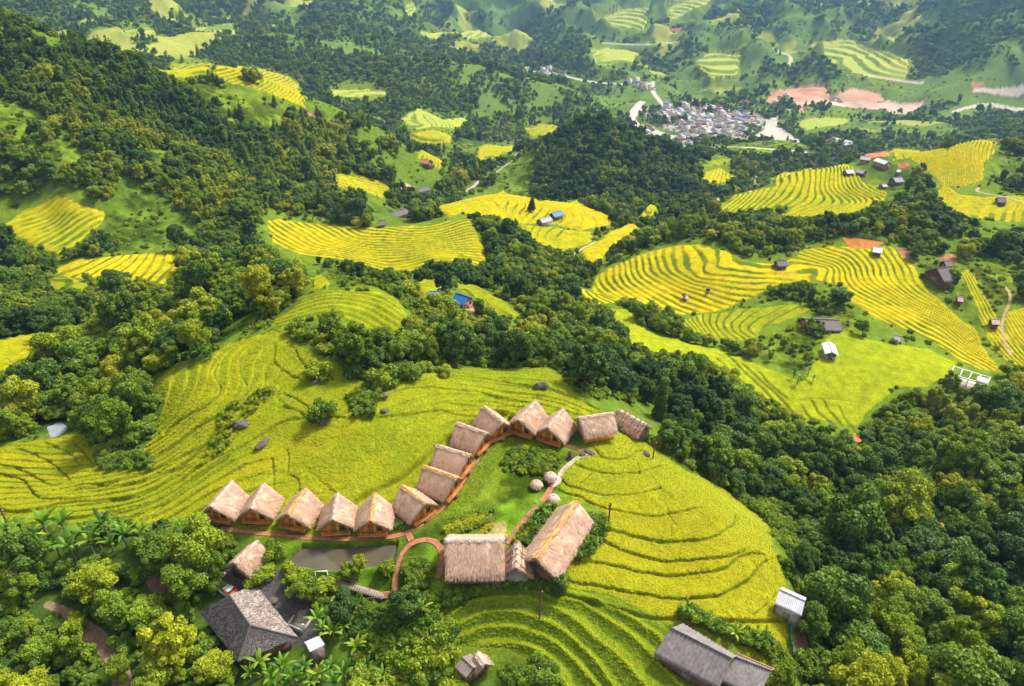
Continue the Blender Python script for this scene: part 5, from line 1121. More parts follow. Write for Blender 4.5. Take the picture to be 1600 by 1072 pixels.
for u, v, base, lab in [(838,762,0,'round straw shelter standing alone on the lawn left of the path'),(860,752,1,'round straw shelter on an orange box base, farthest of the garden shelters'),(864,787,1,'round straw shelter on an orange box base at the corner of the long hall')]:
    g = g_cast(u, v); o = empty('straw_shelter', tuple(g), .4, lab, 'shelter', 'round straw shelters in the garden'); r_ = link('roof', CONE, o); r_.location = (0, 0, .95 if base else .55)
    if base: link('base', CBASE, o)
    else: link('post', CPOST, o).scale = (1, 1, .5)
g = at_z(705, 838, 3.6); o = empty('straw_shelter', (g[0], g[1], float(g_h(g[0], g[1]))), .2, 'round straw shelter peeping over the ridge of the wide thatched hall', 'shelter', 'round straw shelters in the garden')
r_ = link('roof', CONE, o); r_.location = (0, 0, 2.2); r_.scale = (1.1, 1.1, 1.3); link('post', CPOST, o).scale = (1, 1, 1.5)
def rock_mesh(name, seed, sx, sy, sz, m=None, sub=3):
    bm = bmesh.new(); bmesh.ops.create_icosphere(bm, subdivisions=sub, radius=1.0)
    for v in bm.verts:
        p = np.array(v.co); q = vnoise(np.array([p[0] * 1.7 + 9 + seed]), np.array([p[1] * 1.7 + p[2] * 1.3 + 9]))[0]; q2 = vnoise(np.array([p[0] * 4 + 9 + seed]), np.array([p[1] * 4 - p[2] * 4 + 30]))[0]
        f = .72 + .45 * q + .18 * q2; v.co = (p[0] * sx * f, p[1] * sy * f, p[2] * sz * f)
    me = bpy.data.meshes.new(name); bm.to_mesh(me); bm.free(); me.materials.append(m or M_ROCK); return me
for k, (u, v, sx, sy, sz, lab) in enumerate([(377,666,1.5,1.0,.9,'brown boulder in the green strip of the near rice hill'),(411,694,1.7,.8,.6,'flat dark boulder in a hollow of the rice hill above the left bungalows'),(503,658,1.3,.9,1.1,'dark boulder under the lone bush in the middle of the rice field'),
  (845,605,1.5,.9,1.0,'dark square boulder on the forest rim of the rice field'),(612,600,1.0,.8,1.1,'grey boulder beside the olive bush in the rice field notch'),(600,620,.9,.7,.6,'low boulder at the head of the rice slope'),(601,643,1.0,.6,.5,'small sunken boulder in the rice slope above the curve'),
  (891,716,.55,.5,1.3,'upright stone pillar beside the pale stone path'),(922,708,1.1,.6,.4,'pile of grey stones at the bend of the pale path'),(910,711,.7,.5,.4,'grey stone at the end of the brick path'),(1010,711,.9,.6,.7,'dark boulder among the top plots of the golden field'),(927,832,1.0,.7,.7,'grey boulder behind the long hall by the golden plots'),
  (426,940,.9,.7,.5,'grey rock beside the tiled farmhouse yard'),(494,592,1.8,1.0,.5,'flat mossy rock in the upper rice hill')]):
    g = g_cast(u, v); o = link('boulder', rock_mesh('boulder', k * 5 + 1, sx, sy, sz)); o.location = (g[0], g[1], g[2] + sz * .25); o.rotation_euler = (0, 0, k * 1.1); tag(o, lab, 'rock', 'boulders in the fields')

# ------------------------------------------------------------------ water and paths
def water_mat(name, c, rough=.05, wave=.02):
    m, nt, _ = mat(name); n = noise(nt, 3.0, 3, .6, coords(nt)); w = noise(nt, .25, 4, .6, coords(nt))
    return finish(m, nt, mixrgb(nt, 1.0, c, ramp(nt, w, [(.3, .8), (.7, 1.2)]), 'MULTIPLY'), rough, .5, n, .08, wave)
def flat_poly(name, P, z, m, up=None):
    bm = bmesh.new(); vs = [bm.verts.new((x, y, z)) for x, y in P]; f = bm.faces.new(vs); f.normal_update()
    if f.normal.z < 0: f.normal_flip()
    bmesh.ops.triangulate(bm, faces=bm.faces[:]); me = bpy.data.meshes.new(name); bm.to_mesh(me); bm.free(); me.materials.append(m); return link(name, me)
def grow(P, d):
    c = P.mean(0); r = P - c; return c + r * (1 + d / np.maximum(np.linalg.norm(r, axis=1, keepdims=True), .1))
for (P, lv), c, lab in zip(PONDP, [(.10, .085, .055), (.46, .17, .04), (.30, .33, .36)], ['still grey green fish pond below the bungalow row', 'muddy orange pond on top of the large golden ridge', 'small pale pond among trees at the left']):
    tag(flat_poly('pond_water', grow(P, .5), lv, water_mat('pond_water', c)), lab, 'pond', None, 'structure')
for P, lab in zip(RP, ['pale muddy river curving round the left side of the valley town', 'wide pale muddy river at the right side of the valley town']):
    sl = box_of(P, 10); m = np.zeros((NR, NS), bool); m[sl] = in_poly(P, GX[sl], GY[sl]); sel = m[:-1, :-1].reshape(-1); F = QF[sel]; u, inv = np.unique(F, return_inverse=True); V = V_ALL[u].copy(); V[:, 2] += .5
    tag(link('river', np_mesh('river', V, inv.reshape(-1, 4), [water_mat('river_water', (.46, .40, .30), .35)], True)), lab, 'river', None, 'structure')
def path_mat(name, a, b, mortar, sc):
    m, nt, _ = mat(name); t = nt.nodes.new('ShaderNodeTexBrick'); t.inputs['Scale'].default_value = sc; t.inputs['Color1'].default_value = (*a, 1); t.inputs['Color2'].default_value = (*b, 1); t.inputs['Mortar'].default_value = (*mortar, 1); t.inputs['Mortar Size'].default_value = .015
    nt.links.new(coords(nt), t.inputs['Vector']); n = noise(nt, 1.2, 4, .6, coords(nt)); return finish(m, nt, mixrgb(nt, 1.0, t.outputs[0], ramp(nt, n, [(.3, .7), (.7, 1.25)]), 'MULTIPLY'), .9, .1, n, .3, .03)
PM = {'brick': path_mat('brick_paving', (.42, .17, .085), (.34, .14, .075), (.26, .17, .11), 3.2), 'stone': path_mat('stone_paving', (.52, .44, .36), (.42, .36, .30), (.30, .24, .19), 1.6)}
def ribbon(P, w, lift, nx=5):
    P = dens(P, .5); T_ = unit(np.gradient(P, axis=0)); Nn = np.stack([-T_[:, 1], T_[:, 0]], 1); o = np.linspace(-1, 1, nx)
    wj = w * (.5 + .07 * (vnoise(np.arange(len(P)) * .35, np.zeros(len(P)), 9) - .5))
    G = P[:, None] + Nn[:, None] * (o[None, :, None] * wj[:, None, None]); zc = g_h(P[:, 0], P[:, 1]); z = np.maximum(g_h(G[..., 0], G[..., 1]), zc[:, None] - .1) + lift
    k = np.ones(5) / 5; z = np.stack([np.convolve(np.pad(z[:, j], 2, 'edge'), k, 'valid') for j in range(nx)], 1) + .03
    return grid_slab(np.concatenate([G, z[..., None]], 2), .25)
PLAB = {0: 'red brick path curving from the farm past every bungalow', 1: 'pale flagstone path at the top of the garden', 2: 'brick path running down beside the long hall', 3: 'short brick crossing between the path and the loop', 4: 'brick loop path round the small round lawn'}
pi_ = 0
for w, c, k, P in RL:
    if k in PM:
        tag(link('garden_path', np_mesh('garden_path', *ribbon(P, w, .05 + .012 * pi_), [PM[k]], True)), PLAB[pi_], 'path', None, 'structure'); pi_ += 1

# ------------------------------------------------------------------ tiled farmhouse, sheds
def tiles_mat(name, c0, c1, c2):
    m, nt, _ = mat(name); lv = N(nt, 'ShaderNodeAttribute', attribute_name='lv'); n1 = noise(nt, .6, 4, .6, coords(nt)); n2 = noise(nt, 6, 3, .6, coords(nt))
    c = ramp(nt, lv.outputs['Fac'], [(.05, c0), (.5, c1), (.95, c2)]); c = mixrgb(nt, 1.0, c, ramp(nt, n1, [(.3, .75), (.7, 1.2)]), 'MULTIPLY')
    return finish(m, nt, c, .9, .15, n2, .4, .02)
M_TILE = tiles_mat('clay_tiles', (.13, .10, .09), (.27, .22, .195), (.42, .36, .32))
M_TILE_SHADE = tiles_mat('shaded_clay_tiles', (.11, .095, .09), (.20, .175, .17), (.32, .28, .27))  # darker copy of the tiles, shade of slopes turned from the sun painted in
def tile_slope(a, b, c, d, row=.24, col=.22, lift=.07, seed=0, thick=.12):
    rng = np.random.default_rng(seed); a, b, c, d = [np.asarray(q, float) for q in (a, b, c, d)]
    nr = max(4, int(np.linalg.norm((d + c - a - b) / 2) / row)); nc = max(4, int(max(np.linalg.norm(c - d), np.linalg.norm(b - a)) / col))
    nn = unit(np.cross(c - a, d - b)); nn = nn if nn[2] > 0 else -nn; Vs, Fs, LV = [], [], []; o = 0
    for r in range(nr):
        t0, t1 = r / nr, min(1.0, (r + 1.25) / nr); s = np.linspace(0, 1, nc + 1)
        l0 = a + (d - a) * t0; r0 = b + (c - b) * t0; l1 = a + (d - a) * t1; r1 = b + (c - b) * t1
        s0, s1 = s[:-1, None], s[1:, None]; jit = (rng.random((nc, 1)) - .5) * .05
        P = np.stack([l0 + (r0 - l0) * s0, l0 + (r0 - l0) * s1, l1 + (r1 - l1) * s1, l1 + (r1 - l1) * s0], 1)
        h = np.array([0, 0, lift, lift])[None, :, None] + jit[:, :, None]; P = P + nn * h
        V = P.reshape(-1, 3); n = len(V); Q = V.copy(); Q.reshape(-1, 4, 3)[:, 2:] -= nn * lift * .9; F = np.arange(n).reshape(-1, 4)
        Fr = np.stack([F[:, 3], F[:, 2], F[:, 2] + n, F[:, 3] + n], 1)
        Vs += [V, Q]; Fs += [F + o, Fr + o]; o += 2 * n; q = np.repeat(rng.random(nc), 4); LV += [q, q * .4]
    P = np.stack([np.stack([a, b]), np.stack([d, c])]); V, F = grid_slab(P - nn * .05, thick); Vs.append(V); Fs.append(F + o); LV.append(np.zeros(len(V)))
    return np.concatenate(Vs), np.concatenate(Fs), np.concatenate(LV)
def attr_mesh(name, parts, m, origin):
    V, F, L, o = [], [], [], 0
    for v, f, l in parts: V.append(v); F.append(f + o); L.append(l); o += len(v)
    return np_mesh(name, np.concatenate(V) - origin, np.concatenate(F), [m], False, {'lv': np.concatenate(L)})
def wall_loop(pts, z0, z1, th=.16, m=None, name='wall'):
    w = MB()
    for p, q in zip(pts, pts[1:] + pts[:1]):
        p = np.array(p[:2]); q = np.array(q[:2]); d = q - p; L = np.hypot(*d); c = (p + q) / 2; w.box((c[0], c[1], (z0 + z1) / 2), (L - th * 1.02, th, z1 - z0), math.atan2(d[1], d[0]))
    return w.mesh(name, m)
zg = -5.4
A, B = at_z(358, 930, zg + 5.0), at_z(391, 978, zg + 5.0); Cc, D, E, F_ = at_z(399, 914, zg + 2.5), at_z(466, 997, zg + 2.5), at_z(312, 957, zg + 2.5), at_z(372, 1034, zg + 2.5)
org = np.array([(A[0] + B[0]) / 2, (A[1] + B[1]) / 2, zg])
o = empty('tiled_farmhouse', tuple(org), 0, 'large farmhouse with a hipped roof of weathered grey brown tiles in the farmyard', 'farmhouse')
B2 = B + (B - A) / np.linalg.norm(B - A) * .05
for pr, nm, m in (((A, B, D, Cc), 'roof_slope', M_TILE), ((A, B, F_, E), 'roof_slope', M_TILE_SHADE), ((B2, B2 + (D - F_) * .01, D, F_), 'hip_slope', M_TILE_SHADE)):
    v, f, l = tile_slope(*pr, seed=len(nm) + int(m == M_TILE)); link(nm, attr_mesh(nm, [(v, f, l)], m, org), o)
rb = MB()
for p, q in ((A, B), (B, D), (B, F_)): rb.bar(p - org + (0, 0, .1), q - org + (0, 0, .1), .14, 6)
link('ridge_tiles', rb.mesh('ridge_tiles', M_TILE_SHADE), o)
cen = (Cc + D + E + F_) / 4; ins = [tuple((cen + (p - cen) * .82 - org)) for p in (Cc, D, F_, E)]
link('wall', wall_loop(ins, -1.2, 2.4, m=M_WOODD), o)
pd = np.array(ins[0][:2]) * .5 + np.array(ins[1][:2]) * .5; rz_ = math.atan2(ins[1][1] - ins[0][1], ins[1][0] - ins[0][0]); nrm = np.array([-math.sin(rz_), math.cos(rz_)]); nrm *= np.sign(nrm @ pd)
link('door', MB().box((pd[0] + nrm[0] * .1, pd[1] + nrm[1] * .1, 1.0), (1.3, .08, 2.0), rz_).mesh('door', M_WOODG), o)
# stone water tank
g = at_z(467, 972, zg + .9); o = empty('water_tank', (g[0], g[1], zg), -.42, 'square concrete water tank beside the tiled farmhouse', 'tank')
w = MB(); w.box((0, 1.05, .5), (3.0, .2, 1.1)); w.box((0, -1.05, .5), (3.0, .2, 1.1)); w.box((1.4, 0, .5), (.2, 1.88, 1.1)); w.box((-1.4, 0, .5), (.2, 1.88, 1.1)); link('tank_wall', w.mesh('tank_wall', M_CONC), o)
link('water', MB().box((0, 0, .6), (2.6, 1.88, .1)).mesh('water', water_mat('tank_water', (.16, .17, .10))), o)
M_ZINC = plain('zinc', (.50, .50, .52), .5, 1.5, .2, .05, .02, .2); M_FIBRE = plank_mat('fibre_cement', (.265, .232, .225), (.16, .14, .14), (2.2, 2.2, .5), .9); M_RUST = plain('rusty_edge', (.42, .21, .09), .9, 2, .4, .2)
def corr(a, b, c, d, pitch=.22, amp=.055, thick=.04):
    a, b, c, d = [np.asarray(q, float) for q in (a, b, c, d)]; n = int(np.linalg.norm(b - a) / pitch * 4) + 1; s = np.linspace(0, 1, n)[:, None, None]; t = np.linspace(0, 1, 8)[None, :, None]
    P = (a * (1 - s) + b * s) * (1 - t) + (d * (1 - s) + c * s) * t; nn = unit(np.cross(b - a, d - a)); nn = nn if nn[2] > 0 else -nn
    return grid_slab(P + nn * (amp * np.sin(np.arange(n) * math.pi / 2))[:, None, None], thick)
def shed(name, R0, R1, e0, e1, zg, hr, he, m, label, cat, wallm, pitch=.3, f0=None, f1=None, hf=None, openw=False, rim=None, wm_z=0):
    A, B = at_z(*R0, zg + hr), at_z(*R1, zg + hr); D, C_ = at_z(*e0, zg + he), at_z(*e1, zg + he); org = np.array([*((A + B) / 2)[:2], zg])
    up = np.array([0, 0, .03])
    if f0 is None: hv = (A - D) * np.array([1, 1, 0]); G, H = A + hv + (0, 0, he - hr), B + (B - C_) * np.array([1, 1, 0]) + (0, 0, he - hr)
    else: G, H = at_z(*f0, zg + hf), at_z(*f1, zg + hf)
    o = empty(name, tuple(org), 0, label, cat)
    link('roof_slope', np_mesh('roof_slope', *(lambda q: (q[0] - org, q[1]))(corr(A, B, C_, D, pitch)), [m], True), o)
    link('roof_slope', np_mesh('roof_slope', *(lambda q: (q[0] - org, q[1]))(corr(A + up, B + up, H + up, G + up, pitch)), [m], True), o)
    link('ridge_flashing', MB().bar(A - org + (0, 0, .06), B - org + (0, 0, .06), .12).mesh('ridge_flashing', m), o)
    cen = (C_ + D + G + H) / 4; ins = [tuple(cen + (p - cen) * .86 - org) for p in (D, C_, H, G)]
    link('wall', wall_loop(ins, -1.3 + wm_z, min(he, hf or he) - .12, m=wallm), o)
    pm = [MB().bar((p[0], p[1], -1.3), (p[0], p[1], he - .05), .09).mesh('post', M_WOODD) for p in [tuple(cen + (q - cen) * .95 - org) for q in (D, C_)]]
    for q in pm: link('post', q, o)
    mid = (np.array(ins[0]) + np.array(ins[1])) / 2; dd = np.array(ins[1]) - np.array(ins[0]); rz = math.atan2(dd[1], dd[0]); nm = np.array([dd[1], -dd[0]]); nm = nm / np.linalg.norm(nm); nm = nm * np.sign(nm @ mid[:2] + 1e-9)
    link('door', MB().box((mid[0] + nm[0] * .1, mid[1] + nm[1] * .1, .8), (min(1.3, np.hypot(*dd[:2]) * .3), .06, min(1.8, he - .6)), rz).mesh('door', M_WOODG), o)
    if rim: link('rusty_rim', MB().bar(G - org + (0, 0, .08), H - org + (0, 0, .08), .12).bar(B - org + (0, 0, .1), H - org + (0, 0, .1), .1).mesh('rusty_rim', rim), o)
    return o
shed('grey_barn', (1049,981), (1144,1029), (1021,1024), (1123,1078), -3.6, 4.6, 2.4, M_FIBRE, 'long barn with a dark grey corrugated roof at the bottom edge', 'barn', M_WOODD, .6, (1067,974), (1152,1025), 3.6)
shed('grey_lean_to', (1148,1026), (1205,1048), (1124,1064), (1184,1092), -4.2, 4.0, 2.7, M_FIBRE, 'grey roofed annex with a rusty orange rim at the end of the long barn', 'annex', M_WOODD, .35, (1152,1022), (1209,1046), 3.8, rim=M_RUST)
shed('white_shed', (1218,921), (1258,939), (1210,944), (1252,963), -3.0, 3.3, 2.5, M_ZINC, 'small shed with a shiny white corrugated roof at the forest edge', 'shed', M_STONE, .25, (1221,917), (1260,934), 3.2)
shed('porch_shed', (478,1007), (500,996), (484,1019), (508,1007), -5.6, 2.9, 2.5, M_WHITE, 'little lean-to with a cream white roof at the farmhouse corner', 'shed', M_WOODG, .4, (475,1004), (497,994), 2.7)
shed('plank_hut', (722,1027), (740,1044), (709,1043), (727,1060), -6.2, 2.8, 2.1, M_WOODG, 'tiny hut with a weathered plank roof below the lower rice terraces', 'hut', M_WOODD, .5)
long_house('thatched_field_hut', (745,1019), (758,1037), (752,1046), 2.6, 1.6, 2.9, 'tiny hut with a pale fluffy thatch beside the plank roofed hut', 'hut', False, 55, .15)

# ------------------------------------------------------------------ farmhouses on the far slopes
def far_mat(n, c): return plain(n, c, .8, 1.2, .22, .15)
RM = {'grey': far_mat('grey_tile_roof', (.17, .145, .15)), 'pale': far_mat('pale_roof', (.46, .42, .43)), 'white': far_mat('white_roof', (.74, .72, .72)), 'blue': plain('blue_sheet_roof', (.02, .13, .44), .6, 1, .15, .1), 'steel': far_mat('steel_blue_roof', (.16, .30, .42)), 'red': far_mat('red_roof', (.42, .16, .12)), 'pink': far_mat('pinkish_roof', (.52, .36, .34)), 'lilac': far_mat('lilac_grey_roof', (.36, .32, .39))}
WM = {'wood': M_WOODD, 'white': far_mat('plaster_wall', (.70, .67, .62)), 'brick': far_mat('brick_wall', (.42, .23, .16)), 'cream': far_mat('cream_wall', (.62, .55, .42)), 'stone': M_STONE}
def ridge_house(R0, R1, w, he, rise, roof, wall, label, cat='farmhouse', foot=None, group=None):
    um, vm = (R0[0] + R1[0]) / 2, (R0[1] + R1[1]) / 2; g = g_cast(um, vm + (6 if foot is None else foot)); zg = float(g[2]); c, rz, L = axis_from(R0, R1, zg + he + rise)
    zg = min(zg, float(g_h(c[0], c[1]))) if abs(zg - float(g_h(c[0], c[1]))) < 6 else zg; hr = he + rise
    if c[1] > 0 and math.cos(rz) < 0: rz += math.pi
    o = empty('farmhouse' if cat != 'hut' else 'field_hut', (c[0], c[1], zg), rz, label, cat, group)
    for sd in (-1, 1):
        a, b, cc, d = (0, -L / 2, hr), (0, L / 2, hr), (sd * (w / 2 + .5), L / 2, he - .25), (sd * (w / 2 + .5), -L / 2, he - .25)
        V, F = corr(a, b, cc, d, .5 if roof in ('blue', 'white', 'steel', 'pale') else .7, .05, .1); link('roof', np_mesh('roof', V, F, [RM[roof]], True), o)
    link('ridge_tiles', MB().bar((0, -L / 2, hr + .06), (0, L / 2, hr + .06), .14).mesh('ridge_tiles', RM[roof]), o)
    m = MB(); hx, hy = w / 2 - .2, L / 2 - .5
    for x in (-hx, hx): m.box((x, 0, he / 2 - 1.3), (.16, 2 * hy - .17, he + 2.4))
    for y in (-hy, hy): m.box((0, y, he / 2 - 1.3), (2 * hx, .16, he + 2.4)); m.prism(y - .07, y + .07, hx, he - .095, hr - .25)
    link('wall', m.mesh('wall', WM[wall]), o)
    link('door', MB().box((0, -hy - .1, 1.0), (1.1, .06, 2.0)).mesh('door', M_WOODG), o)
    for x in (-1, 1): link('window', MB().box((x * hx * .55, -hy - .1, 1.5), (.8, .06, .9)).mesh('window', M_GLASS), o)
    for y in (-.25, .25): link('window', MB().box((-hx - .1, y * L, 1.5), (.06, .9, .9)).mesh('window', M_GLASS), o)
    return o
for a in [((603,335),(637,325),6.5,2.6,2.2,'grey','wood','long grey roofed farmhouse above the golden slope, among trees'),((592,345),(602,344),4,2.2,1.4,'grey','brick','small grey roofed outhouse left of the long grey farmhouse','hut'),
 ((646,291),(669,286),6,2.6,2.0,'grey','wood','dark roofed farmhouse in the clearing below the mountain'),((640,293),(653,294),4,2.2,1.2,'blue','wood','low blue roofed shed against the dark farmhouse in the clearing','shed'),
 ((862,331),(877,327),5,2.4,1.8,'steel','wood','steel blue roofed farmhouse among the golden terraces below the wooded hill'),((843,341),(860,337),5,2.2,1.4,'pale','stone','pale roofed outhouse beside the steel blue roof','hut'),
 ((712,458),(732,464),5.5,2.6,1.6,'blue','brick','house with a vivid blue sheet roof on the wooded knoll','house'),((670,455),(693,456),5,3.0,1.2,'steel','brick','brick house with a flat bluish roof on the wooded knoll','house'),
 ((1464,417),(1486,414),10,2.4,3.6,'grey','wood','big dark tiled farmhouse with deep eaves beside the golden ridge'),((1474,408),(1486,407),4,2.2,1.2,'grey','wood','small dark shed behind the big dark tiled farmhouse','shed'),
 ((1258,498),(1312,500),9,2.2,1.8,'grey','wood','long low grey roofed house between the ridge and the light green spur','house'),((1295,533),(1301,550),3.4,2.2,.8,'white','stone','narrow white roofed shed in the smooth light green field','shed'),
 ((1398,523),(1409,526),4,1.6,1.4,'pale','stone','small pale stone hut on the edge of the light green spur','hut'),((1213,406),(1229,405),4.5,2.0,1.3,'grey','wood','small dark roofed hut on the saddle of the golden ridge','hut'),
 ((1365,384),(1380,386),5,2.2,1.2,'white','wood','white roofed shed beside the orange pond','shed'),((1418,395),(1432,396),4.5,2.0,1.2,'grey','brick','dark roofed hut on red soil right of the orange pond','hut'),
 ((1105,450),(1110,451),2.2,1.0,.7,'lilac','wood','tiny hut in the middle of the golden ridge terraces','hut'),((1068,462),(1074,461),2.2,1.0,.6,'pale','stone','tiny pale hut low on the golden ridge terraces','hut'),
 ((1549,497),(1562,498),3.6,2.0,1.0,'pink','wood','small pinkish roofed hut beside the winding dirt track','hut'),((1497,461),(1506,462),3,2.0,1.0,'pink','wood','little hut below the big dark tiled farmhouse','hut'),
 ((1321,264),(1333,263),5,2.2,1.4,'white','wood','white roofed hut at the top of the banded terraces','hut'),((1346,241),(1362,243),6,2.6,1.6,'pale','brick','pale roofed house at the left end of the red soil hamlet','house'),
 ((1372,243),(1390,249),6,2.6,1.6,'white','brick','long white roofed house in the middle of the red soil hamlet','house'),((1342,263),(1353,266),5,2.4,1.6,'lilac','wood','lilac roofed hut below the red soil hamlet','hut'),
 ((1396,274),(1410,273),7,2.8,2.0,'lilac','wood','large lilac grey roofed house among the hamlet trees','house'),((1377,288),(1385,287),4,2.0,1.0,'pink','wood','small pinkish shed below the hamlet trees','shed'),((1403,263),(1409,264),4,2.2,1.0,'white','brick','small white shed by the second patch of red soil','shed'),
 ((1357,323),(1365,323),4,1.6,1.0,'white','wood','white roofed hut at the right end of the lower banded terraces','hut'),((1302,247),(1310,248),5,2.4,1.4,'lilac','wood','hidden hut in the trees left of the hamlet','hut'),
 ((1559,307),(1573,308),6,2.6,1.8,'grey','wood','dark roofed farmhouse by the track on the far right spur'),((271,463),(285,464),5,2.6,1.2,'white','stone','white roofed house half hidden in trees left of the yellow knoll','house'),
 ((1036,245),(1046,244),7,3,2,'pink','white','pinkish house on the near bank below the town','house'),((660,243),(672,245),8,3,2,'red','wood','brown roofed house beside the bright rice patch in the valley gap','house')]:
    ridge_house(*a)
# unfinished frame house at the tip of the light green spur
g0, g1 = g_cast(1482, 590), g_cast(1540, 612); c = (g0 + g1) / 2; zf = float(c[2]) + .3; rz = math.atan2(g1[1] - g0[1], g1[0] - g0[0]); L = float(np.hypot(*(g1 - g0)[:2]))
o = empty('house_frame', (c[0], c[1], zf), rz, 'unfinished house with a bare white frame at the tip of the light green spur', 'building site')
link('floor_slab', MB().box((0, 0, -.8), (L, 6, 1.8)).mesh('floor_slab', far_mat('dusty_slab', (.46, .40, .35))), o)
pm = MB().box((0, 0, 1.4), (.25, .25, 2.8)).mesh('column', M_WHITE)
for x in np.linspace(-L / 2 + .3, L / 2 - .3, 5):
    for y in (-2.7, 2.7): p = link('column', pm, o); p.location = (x, y, .1)
b = MB()
for y in (-2.7, 2.7): b.box((0, y, 3.0), (L, .3, .3))
for x in np.linspace(-L / 2 + .3, L / 2 - .3, 5): b.box((x, 0, 3.02), (.24, 5.1, .25))
link('beams', b.mesh('beams', M_WHITE), o); link('roof_sheet', MB().box((L * .33, -1, 3.3), (L * .3, 3.6, .08)).mesh('roof_sheet', RM['white']), o)

# ------------------------------------------------------------------ the valley town
rng = np.random.default_rng(99)
def town_meshes(w, l, h, flat):
    b = MB().box((0, 0, h / 2 - 1.5), (w, l, h + 3)); m_w = b
    r = MB()
    if flat: r.box((0, 0, h + .15), (w + .6, l + .6, .3)); r.box((w * .2, l * .2, h + 1.1), (w * .4, l * .35, 1.6))
    else:
        V, F = grid_slab(np.array([[(-w / 2 - .5, -l / 2 - .4, h - .1), (0, -l / 2 - .4, h + w * .3), (w / 2 + .5, -l / 2 - .4, h - .1)], [(-w / 2 - .5, l / 2 + .4, h - .1), (0, l / 2 + .4, h + w * .3), (w / 2 + .5, l / 2 + .4, h - .1)]]).transpose(1, 0, 2), .2); r.add(V, F); m_w.prism(-l / 2, l / 2, w / 2, h - .1, h + w * .25)
    wn = MB()
    for k in range(2):
        for z in range(max(1, int(h / 3))): wn.box(((k - .5) * w * .5, -l / 2 - .03, 1.6 + 3 * z), (w * .2, .08, 1.3))
    return m_w.get(), r.get(), wn.get()
TPR = []
for k in range(14):
    w, l, h = rng.uniform(5.5, 9), rng.uniform(8, 14), rng.choice([3.4, 3.6, 6.6, 7, 9.6]); fl = rng.random() < .35; a, b, cw = town_meshes(w, l, h, fl)
    rn = ['grey', 'lilac', 'pale', 'white', 'red', 'pink', 'steel', 'lilac', 'pale', 'white', 'pink', 'lilac', 'pale', 'red'][k]; wn = ['white', 'white', 'cream', 'white', 'cream', 'white', 'white', 'white', 'cream', 'white', 'white', 'cream', 'white', 'white'][k]
    TPR.append((np_mesh('wall', *a, [WM[wn]]), np_mesh('roof', *b, [RM[rn]]), np_mesh('windows', *cw, [M_GLASS]), rn, fl))
RN = {'grey': 'dark grey', 'lilac': 'lilac grey', 'pale': 'pale grey', 'white': 'white', 'red': 'red', 'pink': 'pinkish', 'steel': 'steel blue', 'blue': 'blue'}
def town_house(k, x, y, rz, where, grp, cat='house'):
    w, r, wi, rn, fl = TPR[k]; o = empty('town_house', (x, y, float(g_h(x, y))), rz, f"{'flat topped' if fl else 'gabled'} house with a {RN[rn]} roof {where}", cat, grp); link('wall', w, o); link('roof', r, o); link('windows', wi, o)
    return o
taken = []
def town_fill(px, n, where, grp, sp=9.5, base=.5):
    P = gpoly(px); x0, y0 = P.min(0); x1, y1 = P.max(0); k = 0
    for _ in range(n * 60):
        if k >= n: break
        x, y = rng.uniform(x0, x1), rng.uniform(y0, y1)
        if not in_poly(P, np.array([x]), np.array([y]))[0] or any((x - a) ** 2 + (y - b) ** 2 < sp * sp for a, b in taken): continue
        taken.append((x, y)); k += 1; town_house(int(rng.integers(14)), x, y, base + rng.choice([0, 1.57]) + rng.normal() * .12, where, grp)
town_fill([(1055,190),(1095,182),(1140,185),(1180,192),(1185,208),(1150,216),(1110,214),(1070,206)], 64, 'in the crowded town centre', 'houses of the town centre', 10.8)
town_fill([(1028,170),(1060,165),(1085,172),(1080,185),(1050,195),(1020,190)], 20, 'on the upper edge of the town', 'houses of the upper town', 11)
town_fill([(1090,172),(1140,172),(1180,180),(1180,190),(1130,184),(1090,182)], 20, 'in the back row below the town hill', 'houses of the back row', 11)
town_fill([(1045,218),(1062,217),(1100,224),(1095,228),(1050,226)], 10, 'on the road below the town', 'houses on the valley road', 10)
town_fill([(980,128),(1012,130),(1022,140),(1010,142),(982,136)], 9, 'on the road above the town', 'houses on the upper road', 11)
town_fill([(845,110),(885,114),(886,121),(850,118)], 7, 'in the roadside hamlet left of the town', 'houses of the roadside hamlet', 12)
town_fill([(1290,226),(1335,224),(1342,231),(1295,233)], 9, 'in the row near the river', 'houses near the river', 10)
town_fill([(1010,205),(1020,203),(1022,215),(1008,214)], 4, 'on the left bank of the river', 'houses on the left bank', 11)
town_fill([(1208,156),(1240,155),(1238,161),(1210,161)], 3, 'under the red quarry wall', 'sheds of the quarry', 12)
town_fill([(1300,155),(1318,155),(1318,159),(1300,159)], 2, 'on the quarry terrace', 'sheds of the quarry terrace', 12)
town_fill([(1160,160),(1172,158),(1172,168),(1160,168)], 2, 'alone above the town', 'houses above the town', 12)

# ------------------------------------------------------------------ poles, fences, gate, stairs, vehicles
for u, v, h, lab in [(1020,717,4.2,'dark wooden pole at the top of the golden plots beside the green net'),(950,823,5.2,'dark pole standing in the golden field right of the long hall'),(843,966,6.0,'dark pole standing in the lower rice terraces'),(13,822,4.0,'leaning pole at the left edge above the banana plants')]:
    g = g_cast(u, v); o = empty('wooden_pole', tuple(g), .3, lab, 'pole'); link('shaft', MB().bar((0, 0, -.5), (.05, 0, h), .13, 8).mesh('shaft', M_WOODD), o)
    link('crossarm', MB().box((.05, 0, h - .45), (.7, .12, .12)).mesh('crossarm', M_WOODD), o); link('insulator', MB().bar((.3, 0, h - .38), (.3, 0, h - .15), .06).mesh('insulator', M_WHITE), o)
def net_mat():
    m, nt, _ = mat('green_net'); n = noise(nt, 3, 3, .6, coords(nt)); c = ramp(nt, n, [(.3, (.015, .20, .17)), (.7, (.03, .36, .30))]); return finish(m, nt, c, .8, .2)
M_NET = net_mat()
